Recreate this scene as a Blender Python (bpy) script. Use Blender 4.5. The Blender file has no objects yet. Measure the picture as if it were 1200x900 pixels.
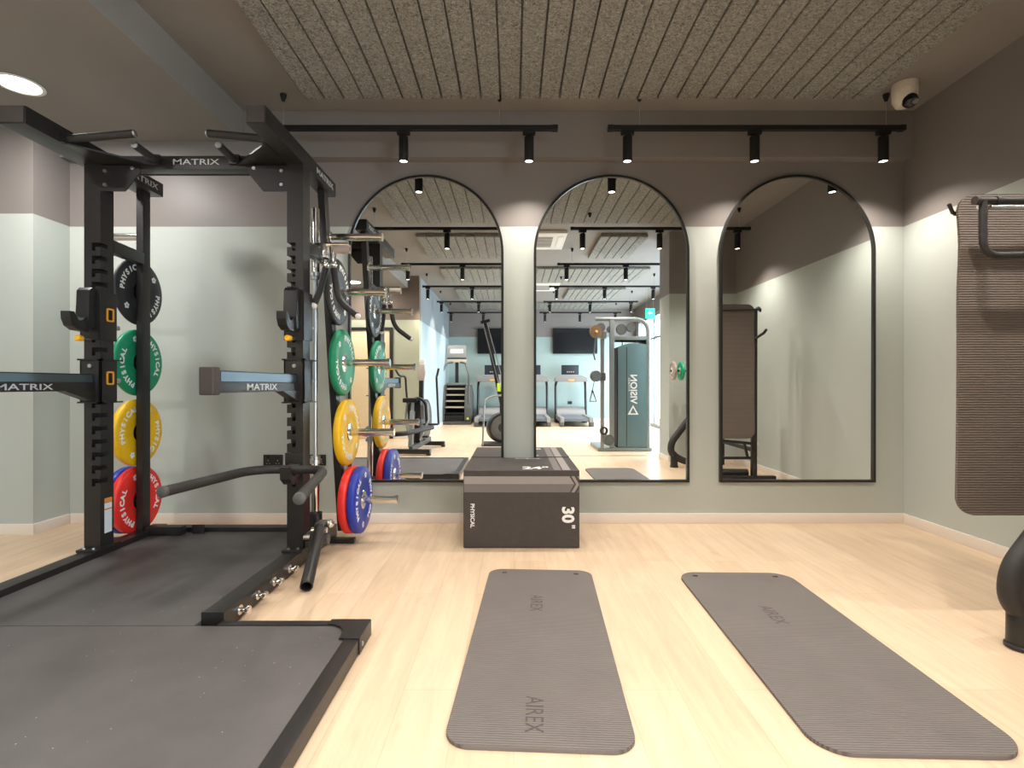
import bpy, bmesh, math, random
from mathutils import Vector, Matrix
random.seed(7)
S = bpy.context.scene
COL = S.collection
PI = math.pi
R = math.radians

# ------------------------------------------------------------------ materials
MATS = {}
def nt_new(name):
    m = bpy.data.materials.new(name); m.use_nodes = True
    n = m.node_tree; b = n.nodes['Principled BSDF']
    MATS[name] = m
    return m, n, b
def mat(name, col, rough=0.5, metal=0.0, spec=0.5, var=0.0, scale=8.0, bump=0.0, bscale=200.0, coat=0.0):
    m, n, b = nt_new(name)
    b.inputs['Base Color'].default_value = (*col, 1)
    b.inputs['Roughness'].default_value = rough
    b.inputs['Metallic'].default_value = metal
    b.inputs['Specular IOR Level'].default_value = spec
    b.inputs['Coat Weight'].default_value = coat
    tc = n.nodes.new('ShaderNodeTexCoord')
    if var > 0:
        nz = n.nodes.new('ShaderNodeTexNoise'); nz.inputs['Scale'].default_value = scale; nz.inputs['Detail'].default_value = 5
        rp = n.nodes.new('ShaderNodeValToRGB')
        rp.color_ramp.elements[0].position = 0.3; rp.color_ramp.elements[1].position = 0.7
        rp.color_ramp.elements[0].color = (*[max(0, c*(1-var)) for c in col], 1)
        rp.color_ramp.elements[1].color = (*[min(1, c*(1+var)) for c in col], 1)
        n.links.new(tc.outputs['Object'], nz.inputs['Vector'])
        n.links.new(nz.outputs['Fac'], rp.inputs['Fac'])
        n.links.new(rp.outputs['Color'], b.inputs['Base Color'])
    if bump > 0:
        nb = n.nodes.new('ShaderNodeTexNoise'); nb.inputs['Scale'].default_value = bscale
        bp = n.nodes.new('ShaderNodeBump'); bp.inputs['Strength'].default_value = bump; bp.inputs['Distance'].default_value = 0.002
        n.links.new(tc.outputs['Object'], nb.inputs['Vector'])
        n.links.new(nb.outputs['Fac'], bp.inputs['Height'])
        n.links.new(bp.outputs['Normal'], b.inputs['Normal'])
    return m
def emis(name, col, strength):
    m, n, b = nt_new(name)
    b.inputs['Base Color'].default_value = (*col, 1)
    b.inputs['Emission Color'].default_value = (*col, 1)
    b.inputs['Emission Strength'].default_value = strength
    return m

M = {}
M['black'] = mat('black_powder_coat', (0.017, 0.0145, 0.0135), 0.38, 0, 0.5, 0.15, 30, 0.05, 600)
M['black_gloss'] = mat('black_gloss', (0.012, 0.012, 0.012), 0.25)
M['matte_black'] = mat('matte_black', (0.010, 0.009, 0.009), 0.6, 0, .3)
M['grip'] = mat('black_grip_rubber', (0.024, 0.021, 0.020), 0.55, 0, 0.5, 0.1, 60, 0.15, 900)
M['plastic'] = mat('black_plastic', (0.013, 0.012, 0.012), 0.38, 0, .5, .1, 20)
M['brown_pad'] = mat('brown_black_pad', (0.05, 0.04, 0.036), 0.6, 0, .4, .1, 20, .2, 500)
M['chrome'] = mat('chrome', (0.8, 0.78, 0.75), 0.14, 1.0)
M['steel'] = mat('brushed_steel', (0.55, 0.56, 0.57), 0.32, 1.0)
M['silver'] = mat('silver_paint', (0.30, 0.31, 0.31), 0.35, .6)
M['recess_sheen'] = mat('arm_recess_sheen', (0.13, 0.165, 0.19), 0.33, 0.8)  # bluish tone stands for light reflected in the spotter arm's recess
M['white'] = mat('white_print', (0.82, 0.82, 0.8), 0.5)
M['grey_print'] = mat('pale_grey_print', (0.55, 0.55, 0.55), 0.5)
M['orange'] = mat('orange_plastic', (0.85, 0.38, 0.03), 0.4)
M['yellow_knob'] = mat('yellow_knob', (0.95, 0.48, 0.02), 0.35)
M['rub_black'] = mat('black_bumper', (0.022, 0.022, 0.023), 0.45, 0, .5, .1, 30)
M['rub_green'] = mat('green_bumper', (0.005, 0.27, 0.125), 0.42, 0, .5, .08, 25)
M['rub_yellow'] = mat('yellow_bumper', (0.86, 0.50, 0.006), 0.42, 0, .5, .06, 25)
M['rub_red'] = mat('red_bumper', (0.78, 0.026, 0.018), 0.42, 0, .5, .06, 25)
M['rub_blue'] = mat('blue_bumper', (0.016, 0.038, 0.36), 0.42, 0, .5, .08, 25)
M['baseboard'] = mat('white_baseboard', (0.78, 0.70, 0.62), 0.45)
M['box_dark'] = mat('foam_box_vinyl', (0.062, 0.052, 0.048), 0.6, 0, .35, .08, 30, .12, 700)
M['stripe_light'] = mat('stripe_light', (0.30, 0.265, 0.25), 0.55)
M['stripe_mid'] = mat('stripe_mid', (0.165, 0.145, 0.138), 0.55)
M['mirror'] = mat('mirror_glass', (0.93, 0.95, 0.94), 0.0, 1.0)
M['frame'] = mat('mirror_frame_black', (0.012, 0.011, 0.01), 0.35)
M['tv'] = mat('tv_screen', (0.012, 0.012, 0.014), 0.12)
M['shroud'] = mat('teal_grey_shroud', (0.115, 0.185, 0.205), 0.38, .2, .5, .04, 6)
M['tower'] = mat('grey_metal_frame', (0.24, 0.27, 0.27), 0.4, .4)
M['bronze'] = mat('bronze_pulley', (0.16, 0.085, 0.04), 0.45)
M['grey_mach'] = mat('machine_grey', (0.085, 0.083, 0.078), 0.45, .2, .5, .08, 12)
M['grey_light'] = mat('machine_light_grey', (0.22, 0.205, 0.20), 0.45)
M['belt'] = mat('treadmill_belt', (0.10, 0.11, 0.125), 0.6)
M['step_tan'] = mat('tan_step_edge', (0.50, 0.40, 0.30), 0.5)
M['dark_screen'] = mat('console_screen', (0.015, 0.018, 0.024), 0.3)
M['white_plastic'] = mat('white_plastic', (0.78, 0.76, 0.72), 0.4)
M['ivory'] = mat('ivory_plastic', (0.72, 0.64, 0.54), 0.45)
M['tag'] = mat('lime_tag', (0.55, 0.75, 0.02), 0.5)
M['lens'] = emis('lamp_lens', (1.0, 0.90, 0.80), 6.0)
M['downlight'] = emis('downlight_diffuser', (1.0, 0.95, 0.9), 9.0)
M['exit'] = emis('exit_green', (0.03, 0.62, 0.28), 0.9)
M['exit_white'] = emis('exit_white', (0.9, 1.0, 0.95), 1.0)
M['cream'] = mat('cream_panel', (0.80, 0.62, 0.38), 0.5)
M['sticker'] = mat('sticker_white', (0.75, 0.78, 0.82), 0.5)
M['sticker_o'] = mat('sticker_orange', (0.75, 0.27, 0.05), 0.5)
M['pink_grey'] = mat('taupe_disc', (0.40, 0.33, 0.29), 0.45)
M['green_disc'] = mat('green_disc', (0.02, 0.42, 0.22), 0.45)

def wall_material(name, lower, upper, split, rough=0.42):
    m, n, b = nt_new(name)
    geo = n.nodes.new('ShaderNodeNewGeometry')
    sep = n.nodes.new('ShaderNodeSeparateXYZ'); n.links.new(geo.outputs['Position'], sep.inputs[0])
    gt = n.nodes.new('ShaderNodeMath'); gt.operation = 'GREATER_THAN'; gt.inputs[1].default_value = split
    n.links.new(sep.outputs['Z'], gt.inputs[0])
    nz = n.nodes.new('ShaderNodeTexNoise'); nz.inputs['Scale'].default_value = 1.2; nz.inputs['Detail'].default_value = 4
    n.links.new(geo.outputs['Position'], nz.inputs['Vector'])
    hs = n.nodes.new('ShaderNodeMapRange'); hs.inputs['To Min'].default_value = 0.94; hs.inputs['To Max'].default_value = 1.06
    n.links.new(nz.outputs['Fac'], hs.inputs['Value'])
    mx = n.nodes.new('ShaderNodeMix'); mx.data_type = 'RGBA'
    mx.inputs['A'].default_value = (*lower, 1); mx.inputs['B'].default_value = (*upper, 1)
    n.links.new(gt.outputs[0], mx.inputs['Factor'])
    mul = n.nodes.new('ShaderNodeMix'); mul.data_type = 'RGBA'; mul.blend_type = 'MULTIPLY'; mul.inputs['Factor'].default_value = 1
    n.links.new(mx.outputs['Result'], mul.inputs['A']); n.links.new(hs.outputs['Result'], mul.inputs['B'])
    n.links.new(mul.outputs['Result'], b.inputs['Base Color'])
    b.inputs['Roughness'].default_value = rough
    b.inputs['Specular IOR Level'].default_value = 0.35
    return m
SAGE = (0.470, 0.500, 0.462); TAUPE = (0.222, 0.197, 0.184)
SPLIT = 2.263
M['wall'] = wall_material('two_tone_wall', SAGE, TAUPE, SPLIT)
M['wall_far'] = wall_material('two_tone_wall_far', (0.34, 0.42, 0.40), TAUPE, 2.33)
M['wall_olive'] = wall_material('two_tone_wall_olive', (0.40, 0.40, 0.29), (0.16, 0.12, 0.09), SPLIT)
M['wall_blue'] = wall_material('two_tone_wall_blue', (0.44, 0.52, 0.55), (0.24, 0.27, 0.29), SPLIT)
M['ceil'] = mat('taupe_ceiling', (0.245, 0.225, 0.208), 0.7, 0, .25, .04, 1.5)

def floor_material():
    m, n, b = nt_new('pale_oak_planks')
    geo = n.nodes.new('ShaderNodeNewGeometry')
    mp = n.nodes.new('ShaderNodeMapping'); mp.inputs['Rotation'].default_value = (0, 0, R(90))
    n.links.new(geo.outputs['Position'], mp.inputs['Vector'])
    br = n.nodes.new('ShaderNodeTexBrick')
    br.inputs['Color1'].default_value = (0.60, 0.447, 0.308, 1); br.inputs['Color2'].default_value = (0.665, 0.508, 0.358, 1)
    br.inputs['Mortar'].default_value = (0.54, 0.395, 0.268, 1)
    br.inputs['Scale'].default_value = 1; br.inputs['Mortar Size'].default_value = 0.0016; br.inputs['Mortar Smooth'].default_value = .3
    br.inputs['Brick Width'].default_value = 1.3; br.inputs['Row Height'].default_value = 0.19
    br.offset = 0.37
    n.links.new(mp.outputs[0], br.inputs['Vector'])
    mp2 = n.nodes.new('ShaderNodeMapping'); mp2.inputs['Scale'].default_value = (9, 0.9, 1)
    n.links.new(geo.outputs['Position'], mp2.inputs['Vector'])
    g = n.nodes.new('ShaderNodeTexNoise'); g.inputs['Scale'].default_value = 2.2; g.inputs['Detail'].default_value = 8; g.inputs['Roughness'].default_value = .62; g.inputs['Distortion'].default_value = .6
    n.links.new(mp2.outputs[0], g.inputs['Vector'])
    rp = n.nodes.new('ShaderNodeValToRGB')
    rp.color_ramp.elements[0].position = .30; rp.color_ramp.elements[0].color = (.89, .865, .84, 1)
    rp.color_ramp.elements[1].position = .62; rp.color_ramp.elements[1].color = (1.05, 1.04, 1.03, 1)
    n.links.new(g.outputs['Fac'], rp.inputs['Fac'])
    mul = n.nodes.new('ShaderNodeMix'); mul.data_type = 'RGBA'; mul.blend_type = 'MULTIPLY'; mul.inputs['Factor'].default_value = 1
    n.links.new(br.outputs['Color'], mul.inputs['A']); n.links.new(rp.outputs['Color'], mul.inputs['B'])
    # a few darker knots
    kn = n.nodes.new('ShaderNodeTexNoise'); kn.inputs['Scale'].default_value = 3.1; kn.inputs['Detail'].default_value = 3
    mp3 = n.nodes.new('ShaderNodeMapping'); mp3.inputs['Scale'].default_value = (2.6, 0.9, 1); mp3.inputs['Location'].default_value = (3.3, 1.7, 0)
    n.links.new(geo.outputs['Position'], mp3.inputs['Vector']); n.links.new(mp3.outputs[0], kn.inputs['Vector'])
    kr = n.nodes.new('ShaderNodeValToRGB'); kr.color_ramp.elements[0].position = .66; kr.color_ramp.elements[1].position = .76
    kr.color_ramp.elements[0].color = (1, 1, 1, 1); kr.color_ramp.elements[1].color = (.90, .875, .85, 1)
    n.links.new(kn.outputs['Fac'], kr.inputs['Fac'])
    mul2 = n.nodes.new('ShaderNodeMix'); mul2.data_type = 'RGBA'; mul2.blend_type = 'MULTIPLY'; mul2.inputs['Factor'].default_value = 1
    n.links.new(mul.outputs['Result'], mul2.inputs['A']); n.links.new(kr.outputs['Color'], mul2.inputs['B'])
    n.links.new(mul2.outputs['Result'], b.inputs['Base Color'])
    b.inputs['Roughness'].default_value = .38; b.inputs['Specular IOR Level'].default_value = .4
    bp = n.nodes.new('ShaderNodeBump'); bp.inputs['Strength'].default_value = .05; bp.inputs['Distance'].default_value = .002
    n.links.new(g.outputs['Fac'], bp.inputs['Height']); n.links.new(bp.outputs['Normal'], b.inputs['Normal'])
    return m
M['floor'] = floor_material()

def rubber_material(name, c0, c1, speck):
    m, n, b = nt_new(name)
    geo = n.nodes.new('ShaderNodeNewGeometry')
    a = n.nodes.new('ShaderNodeTexNoise'); a.inputs['Scale'].default_value = 2.3; a.inputs['Detail'].default_value = 6; a.inputs['Roughness'].default_value = .6
    n.links.new(geo.outputs['Position'], a.inputs['Vector'])
    rp = n.nodes.new('ShaderNodeValToRGB')
    rp.color_ramp.elements[0].position = .3; rp.color_ramp.elements[0].color = (*c0, 1)
    rp.color_ramp.elements[1].position = .72; rp.color_ramp.elements[1].color = (*c1, 1)
    n.links.new(a.outputs['Fac'], rp.inputs['Fac'])
    v = n.nodes.new('ShaderNodeTexVoronoi'); v.inputs['Scale'].default_value = 42
    n.links.new(geo.outputs['Position'], v.inputs['Vector'])
    lt = n.nodes.new('ShaderNodeMath'); lt.operation = 'LESS_THAN'; lt.inputs[1].default_value = .075
    n.links.new(v.outputs['Distance'], lt.inputs[0])
    sp = n.nodes.new('ShaderNodeSeparateColor'); n.links.new(v.outputs['Color'], sp.inputs[0])
    g2 = n.nodes.new('ShaderNodeMath'); g2.operation = 'GREATER_THAN'; g2.inputs[1].default_value = 1 - speck
    n.links.new(sp.outputs[0], g2.inputs[0])
    mm = n.nodes.new('ShaderNodeMath'); mm.operation = 'MULTIPLY'
    n.links.new(lt.outputs[0], mm.inputs[0]); n.links.new(g2.outputs[0], mm.inputs[1])
    mx = n.nodes.new('ShaderNodeMix'); mx.data_type = 'RGBA'; mx.inputs['B'].default_value = (.45, .43, .40, 1)
    n.links.new(mm.outputs[0], mx.inputs['Factor']); n.links.new(rp.outputs['Color'], mx.inputs['A'])
    n.links.new(mx.outputs['Result'], b.inputs['Base Color'])
    b.inputs['Roughness'].default_value = .55; b.inputs['Specular IOR Level'].default_value = .4
    nb = n.nodes.new('ShaderNodeTexNoise'); nb.inputs['Scale'].default_value = 320
    n.links.new(geo.outputs['Position'], nb.inputs['Vector'])
    bp = n.nodes.new('ShaderNodeBump'); bp.inputs['Strength'].default_value = .25; bp.inputs['Distance'].default_value = .002
    n.links.new(nb.outputs['Fac'], bp.inputs['Height']); n.links.new(bp.outputs['Normal'], b.inputs['Normal'])
    return m
M['rubber'] = rubber_material('platform_rubber', (.066, .060, .058), (.105, .096, .093), .14)
M['rubber2'] = rubber_material('insert_rubber', (.052, .048, .047), (.090, .082, .080), .07)

def ribbed_material(name, col, freq, axis='Y', z=False):
    m, n, b = nt_new(name)
    tc = n.nodes.new('ShaderNodeTexCoord')
    w = n.nodes.new('ShaderNodeTexWave'); w.wave_type = 'BANDS'; w.bands_direction = axis
    w.inputs['Scale'].default_value = freq; w.inputs['Distortion'].default_value = 0.5; w.inputs['Detail'].default_value = 1
    n.links.new(tc.outputs['Object'], w.inputs['Vector'])
    nz = n.nodes.new('ShaderNodeTexNoise'); nz.inputs['Scale'].default_value = 5
    n.links.new(tc.outputs['Object'], nz.inputs['Vector'])
    rp = n.nodes.new('ShaderNodeValToRGB')
    rp.color_ramp.elements[0].color = (*[c*.68 for c in col], 1); rp.color_ramp.elements[1].color = (*[c*1.18 for c in col], 1)
    n.links.new(w.outputs['Fac'], rp.inputs['Fac'])
    rp2 = n.nodes.new('ShaderNodeValToRGB'); rp2.color_ramp.elements[0].color = (.88, .88, .88, 1); rp2.color_ramp.elements[1].color = (1.1, 1.1, 1.1, 1)
    n.links.new(nz.outputs['Fac'], rp2.inputs['Fac'])
    mul = n.nodes.new('ShaderNodeMix'); mul.data_type = 'RGBA'; mul.blend_type = 'MULTIPLY'; mul.inputs['Factor'].default_value = 1
    n.links.new(rp.outputs['Color'], mul.inputs['A']); n.links.new(rp2.outputs['Color'], mul.inputs['B'])
    n.links.new(mul.outputs['Result'], b.inputs['Base Color'])
    bp = n.nodes.new('ShaderNodeBump'); bp.inputs['Strength'].default_value = .8; bp.inputs['Distance'].default_value = .002
    n.links.new(w.outputs['Fac'], bp.inputs['Height']); n.links.new(bp.outputs['Normal'], b.inputs['Normal'])
    b.inputs['Roughness'].default_value = .62; b.inputs['Specular IOR Level'].default_value = .35
    return m
M['mat'] = ribbed_material('taupe_foam_mat', (.150, .130, .120), 31)
M['mat_hung'] = ribbed_material('brown_foam_mat', (.150, .118, .100), 28, 'Z')
M['mat_text'] = mat('mat_lettering', (.055, .045, .043), .6)

def acoustic_material():
    m, n, b = nt_new('wood_wool_board')
    geo = n.nodes.new('ShaderNodeNewGeometry')
    a = n.nodes.new('ShaderNodeTexNoise'); a.inputs['Scale'].default_value = 60; a.inputs['Detail'].default_value = 6; a.inputs['Roughness'].default_value = .75; a.inputs['Distortion'].default_value = 1.4
    n.links.new(geo.outputs['Position'], a.inputs['Vector'])
    rp = n.nodes.new('ShaderNodeValToRGB')
    rp.color_ramp.elements[0].position = .36; rp.color_ramp.elements[0].color = (.085, .082, .074, 1)
    rp.color_ramp.elements[1].position = .62; rp.color_ramp.elements[1].color = (.40, .39, .355, 1)
    n.links.new(a.outputs['Fac'], rp.inputs['Fac']); n.links.new(rp.outputs['Color'], b.inputs['Base Color'])
    bp = n.nodes.new('ShaderNodeBump'); bp.inputs['Strength'].default_value = .8; bp.inputs['Distance'].default_value = .006
    n.links.new(a.outputs['Fac'], bp.inputs['Height']); n.links.new(bp.outputs['Normal'], b.inputs['Normal'])
    b.inputs['Roughness'].default_value = .9; b.inputs['Specular IOR Level'].default_value = .1
    return m
M['acoustic'] = acoustic_material()

def glass_material():
    m = bpy.data.materials.new('window_glass'); m.use_nodes = True
    n = m.node_tree; n.nodes.clear()
    out = n.nodes.new('ShaderNodeOutputMaterial'); mx = n.nodes.new('ShaderNodeMixShader')
    tr = n.nodes.new('ShaderNodeBsdfTransparent'); gl = n.nodes.new('ShaderNodeBsdfGlossy'); gl.inputs['Roughness'].default_value = 0
    tr.inputs['Color'].default_value = (.95, .98, 1, 1)
    mx.inputs[0].default_value = .07
    n.links.new(tr.outputs[0], mx.inputs[1]); n.links.new(gl.outputs[0], mx.inputs[2]); n.links.new(mx.outputs[0], out.inputs[0])
    return m
M['glass'] = glass_material()

# ------------------------------------------------------------------ geometry helpers
def V(*a): return Vector(a[0]) if len(a) == 1 else Vector(a)
class MB:
    def __init__(self): self.bm = bmesh.new()
    def _bev(self, faces, w, seg):
        if w > 0:
            es = set()
            for f in faces: es.update(f.edges)
            bmesh.ops.bevel(self.bm, geom=list(es), offset=w, segments=seg, affect='EDGES', profile=.7, clamp_overlap=True)
    def box(self, x0, x1, y0, y1, z0, z1, bev=0.0, seg=2, mtx=None):
        vs = [self.bm.verts.new(((x0, x1)[i & 1], (y0, y1)[(i >> 1) & 1], (z0, z1)[(i >> 2) & 1])) for i in range(8)]
        if mtx is not None:
            for v in vs: v.co = mtx @ v.co
        fs = [self.bm.faces.new([vs[i] for i in q]) for q in ((0, 2, 3, 1), (4, 5, 7, 6), (0, 1, 5, 4), (2, 6, 7, 3), (0, 4, 6, 2), (1, 3, 7, 5))]
        self._bev(fs, bev, seg); return self
    def beam(self, p0, p1, w, h, bev=0.004, up=(0, 0, 1), seg=2):
        """square bar from p0 to p1, w across, h along up"""
        p0, p1 = V(p0), V(p1); d = p1 - p0; L = d.length; d = d.normalized()
        u = V(up); s = d.cross(u)
        if s.length < 1e-4: u = V(0, 1, 0); s = d.cross(u)
        s.normalize(); u = s.cross(d).normalized()
        m = Matrix((s, d, u)).transposed().to_4x4(); m.translation = p0
        return self.box(-w/2, w/2, 0, L, -h/2, h/2, bev, seg, m)
    def cyl(self, p0, p1, r0, r1=None, n=20, caps=True):
        r1 = r0 if r1 is None else r1
        p0, p1 = V(p0), V(p1); d = (p1 - p0).normalized()
        a = d.orthogonal().normalized(); b = d.cross(a)
        A = []; B = []
        for i in range(n):
            t = 2*PI*i/n; o = a*math.cos(t) + b*math.sin(t)
            A.append(self.bm.verts.new(p0 + o*r0)); B.append(self.bm.verts.new(p1 + o*r1))
        for i in range(n):
            j = (i+1) % n; self.bm.faces.new((A[i], A[j], B[j], B[i]))
        if caps: self.bm.faces.new(A[::-1]); self.bm.faces.new(B)
        return self
    def tube(self, pts, r, n=14, closed=False, radii=None):
        P = [V(p) for p in pts]; k = len(P); rings = []
        ref = None
        for i in range(k):
            if closed: t = (P[(i+1) % k] - P[i-1])
            elif i == 0: t = P[1] - P[0]
            elif i == k-1: t = P[-1] - P[-2]
            else: t = (P[i+1]-P[i]).normalized() + (P[i]-P[i-1]).normalized()
            t.normalize()
            if ref is None: ref = t.orthogonal().normalized()
            ref = (ref - t*ref.dot(t)).normalized(); b = t.cross(ref)
            rr = radii[i] if radii else r
            rings.append([self.bm.verts.new(P[i] + (ref*math.cos(2*PI*q/n) + b*math.sin(2*PI*q/n))*rr) for q in range(n)])
        for i in range(k if closed else k-1):
            A, B = rings[i], rings[(i+1) % k]
            for q in range(n):
                self.bm.faces.new((A[q], A[(q+1) % n], B[(q+1) % n], B[q]))
        if not closed: self.bm.faces.new(rings[0][::-1]); self.bm.faces.new(rings[-1])
        return self
    def lathe(self, prof, origin=(0, 0, 0), axis=(0, 0, 1), n=48, closed=False):
        """prof: list of (along axis, radius)"""
        o = V(origin); d = V(axis).normalized(); a = d.orthogonal().normalized(); b = d.cross(a)
        rings = []
        for h, r in prof:
            if r < 1e-6: rings.append([self.bm.verts.new(o + d*h)])
            else: rings.append([self.bm.verts.new(o + d*h + (a*math.cos(2*PI*q/n) + b*math.sin(2*PI*q/n))*r) for q in range(n)])
        K = len(rings)
        for i in range(K if closed else K-1):
            A, B = rings[i], rings[(i+1) % K]
            for q in range(n):
                p = (q+1) % n
                if len(A) == 1 and len(B) == 1: continue
                if len(A) == 1: self.bm.faces.new((A[0], B[p], B[q]))
                elif len(B) == 1: self.bm.faces.new((A[q], A[p], B[0]))
                else: self.bm.faces.new((A[q], A[p], B[p], B[q]))
        return self
    def prism(self, poly, o, u, v, depth, bev=0.0):
        """poly of (a,b) in plane o + a*u + b*v, extruded by vector depth"""
        o, u, v, dp = V(o), V(u), V(v), V(depth)
        A = [self.bm.verts.new(o + u*a + v*b) for a, b in poly]
        B = [self.bm.verts.new(o + u*a + v*b + dp) for a, b in poly]
        k = len(A); fs = []
        fs.append(self.bm.faces.new(A[::-1])); fs.append(self.bm.faces.new(B))
        for i in range(k):
            j = (i+1) % k; fs.append(self.bm.faces.new((A[i], A[j], B[j], B[i])))
        self._bev(fs, bev, 2); return self
    def sphere(self, c, r, sx=1, sy=1, sz=1, n=20):
        m = Matrix.Translation(V(c)) @ Matrix.Diagonal((r*sx, r*sy, r*sz, 1))
        bmesh.ops.create_uvsphere(self.bm, u_segments=n, v_segments=n//2, radius=1, matrix=m); return self
    def text(self, s, size, mtx, sx=1.0, depth=.0015, bold=0.0, align='CENTER'):
        c = bpy.data.curves.new('t', 'FONT'); c.body = s; c.size = size; c.extrude = depth/2; c.offset = bold
        c.align_x = align; c.align_y = 'CENTER'; c.resolution_u = 3
        ob = bpy.data.objects.new('t', c)
        me = bpy.data.meshes.new_from_object(ob)
        me.transform(Matrix.Diagonal((sx, 1, 1, 1))); me.transform(mtx)
        self.bm.from_mesh(me)
        bpy.data.objects.remove(ob); bpy.data.curves.remove(c); bpy.data.meshes.remove(me)
        return self
    def build(self, name, m, parent=None, smooth=38):
        bmesh.ops.recalc_face_normals(self.bm, faces=self.bm.faces)
        me = bpy.data.meshes.new(name)
        off = Vector((0, 0, 0)); p = parent
        while p is not None: off += p.location; p = p.parent
        if off.length > 0: bmesh.ops.translate(self.bm, verts=self.bm.verts, vec=-off)
        self.bm.to_mesh(me); self.bm.free()
        me.materials.append(M[m] if isinstance(m, str) else m)
        for f in me.polygons: f.use_smooth = True
        me.set_sharp_from_angle(angle=R(smooth))
        o = bpy.data.objects.new(name, me); COL.objects.link(o)
        if parent is not None: o.parent = parent
        return o

def mtx(origin, xdir, ydir):
    x = V(xdir).normalized(); y = V(ydir).normalized(); z = x.cross(y)
    m = Matrix((x, y, z)).transposed().to_4x4(); m.translation = V(origin); return m
def tag(o, label, cat, group=None):
    o['label'] = label; o['category'] = cat
    if group: o['group'] = group
    return o
def thing(name, label, cat, loc=(0, 0, 0), group=None):
    o = bpy.data.objects.new(name, None); o.empty_display_size = .1; COL.objects.link(o); o.location = loc
    return tag(o, label, cat, group)
def struct(name, mb, m, parent=None):
    o = mb.build(name, m, parent)
    if parent is None: o['kind'] = 'structure'
    return o
def copy_tree(o, parent=None):
    c = o.copy(); COL.objects.link(c)
    if parent is not None: c.parent = parent
    for ch in list(o.children): copy_tree(ch, c)
    return c
def dup(root, loc, label, rotz=None):
    c = copy_tree(root); c.location = loc; c['label'] = label
    if rotz is not None: c.rotation_euler = (0, 0, rotz)
    return c
def arc(cx, cy, r, a0, a1, n=10):
    return [(cx + r*math.cos(R(a0 + (a1-a0)*i/n)), cy + r*math.sin(R(a0 + (a1-a0)*i/n))) for i in range(n+1)]
def rounded(x0, x1, y0, y1, r, n=8):
    return (arc(x1-r, y1-r, r, 0, 90, n) + arc(x0+r, y1-r, r, 90, 180, n) + arc(x0+r, y0+r, r, 180, 270, n) + arc(x1-r, y0+r, r, 270, 360, n))
def fillet(pts, r, n=6):
    """round the inner corners of a 3d polyline"""
    P = [V(p) for p in pts]; out = [P[0]]
    for i in range(1, len(P)-1):
        a = (P[i-1]-P[i]); b = (P[i+1]-P[i]); rr = min(r, a.length*.49, b.length*.49)
        s = P[i] + a.normalized()*rr; e = P[i] + b.normalized()*rr
        for k in range(n+1):
            t = k/n; out.append(s*(1-t)**2 + P[i]*2*t*(1-t) + e*t*t)
    out.append(P[-1]); return out

# ------------------------------------------------------------------ camera
CH = 1.055
cam = bpy.data.cameras.new('camera'); cam.sensor_width = 36; cam.lens = 603/1200*36
cam.shift_x = -2/1200; cam.shift_y = 1/1200; cam.clip_start = .05
co = bpy.data.objects.new('camera', cam); COL.objects.link(co)
co.location = (0, 0, CH); co.rotation_euler = (R(90), 0, 0)
S.camera = co

# ------------------------------------------------------------------ room shell
WY = 3.93; WXR = 2.98; WXL = -3.39; CZ = 3.10; LZ = 2.87; BX = -2.015
FY = -6.45; OY = -1.98; PX = 2.09; GX = 3.35; FARL = -1.80
b = MB().box(-4.7, GX+.15, FY-.15, WY+.15, -.12, 0); struct('floor', b, 'floor')
b = MB().box(WXL, WXR+.15, WY, WY+.15, 0, CZ); struct('wall_back', b, 'wall')
b = MB().box(-4.7, WXL, 3.63, WY+.15, 0, CZ); struct('wall_back_pier', b, 'wall')
b = MB().box(WXR, WXR+.15, .91, WY, 0, CZ); struct('wall_right', b, 'wall')
b = MB().box(PX, GX+.15, .46, .91, 0, CZ); struct('wall_right_pier', b, 'wall')
b = MB().box(-4.85, -4.7, OY-.15, WY+.15, 0, CZ); struct('wall_left', b, 'wall')
b = MB().box(-4.7, FARL, OY-.15, OY, 0, CZ); struct('wall_left_return', b, 'wall_olive')
b = MB().box(FARL-.12, FARL, FY, OY-.15, 0, CZ); struct('wall_left_rear', b, 'wall_blue')
b = MB().box(-2.2, GX+.15, FY-.15, FY, 0, CZ); struct('wall_rear', b, 'wall_far')
b = MB().box(-4.85, GX+.3, FY-.15, WY+.15, CZ, CZ+.15); struct('ceiling', b, 'ceil')
b = MB().box(-4.7, BX, OY, WY, LZ, CZ); struct('ceiling_left', b, 'ceil')
b = MB().box(BX, WXR, 3.838, WY, 2.755, CZ); b.box(WXL, BX, 3.838, WY, 2.755, LZ); struct('trim_1', b, 'wall')
def base(name, x0, x1, y0, y1): 
    b = MB().box(x0, x1, y0, y1, 0, .075, .004); struct(name, b, 'baseboard')
base('baseboard_back', WXL+.015, WXR, WY-.015, WY)
base('baseboard_pier', -4.7, WXL+.015, 3.615, 3.63)
base('baseboard_pier_side', WXL, WXL+.015, 3.63, WY-.015)
base('baseboard_right', WXR-.015, WXR, .91, WY-.015)
base('baseboard_right_pier', PX-.015, PX, .46, .91)
base('baseboard_right_pier_front', PX-.015, WXR-.015, .91, .925)
base('baseboard_rear', FARL, GX, FY, FY+.015)
base('baseboard_left_rear', FARL, FARL+.015, FY+.015, OY)
base('baseboard_left_return', -2.29, FARL+.015, OY, OY+.015)
# floor threshold strip where the two floors meet behind the photographer
struct('trim_2', MB().box(.55, PX-.02, .30, .335, 0, .006, .002), 'steel')
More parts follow.
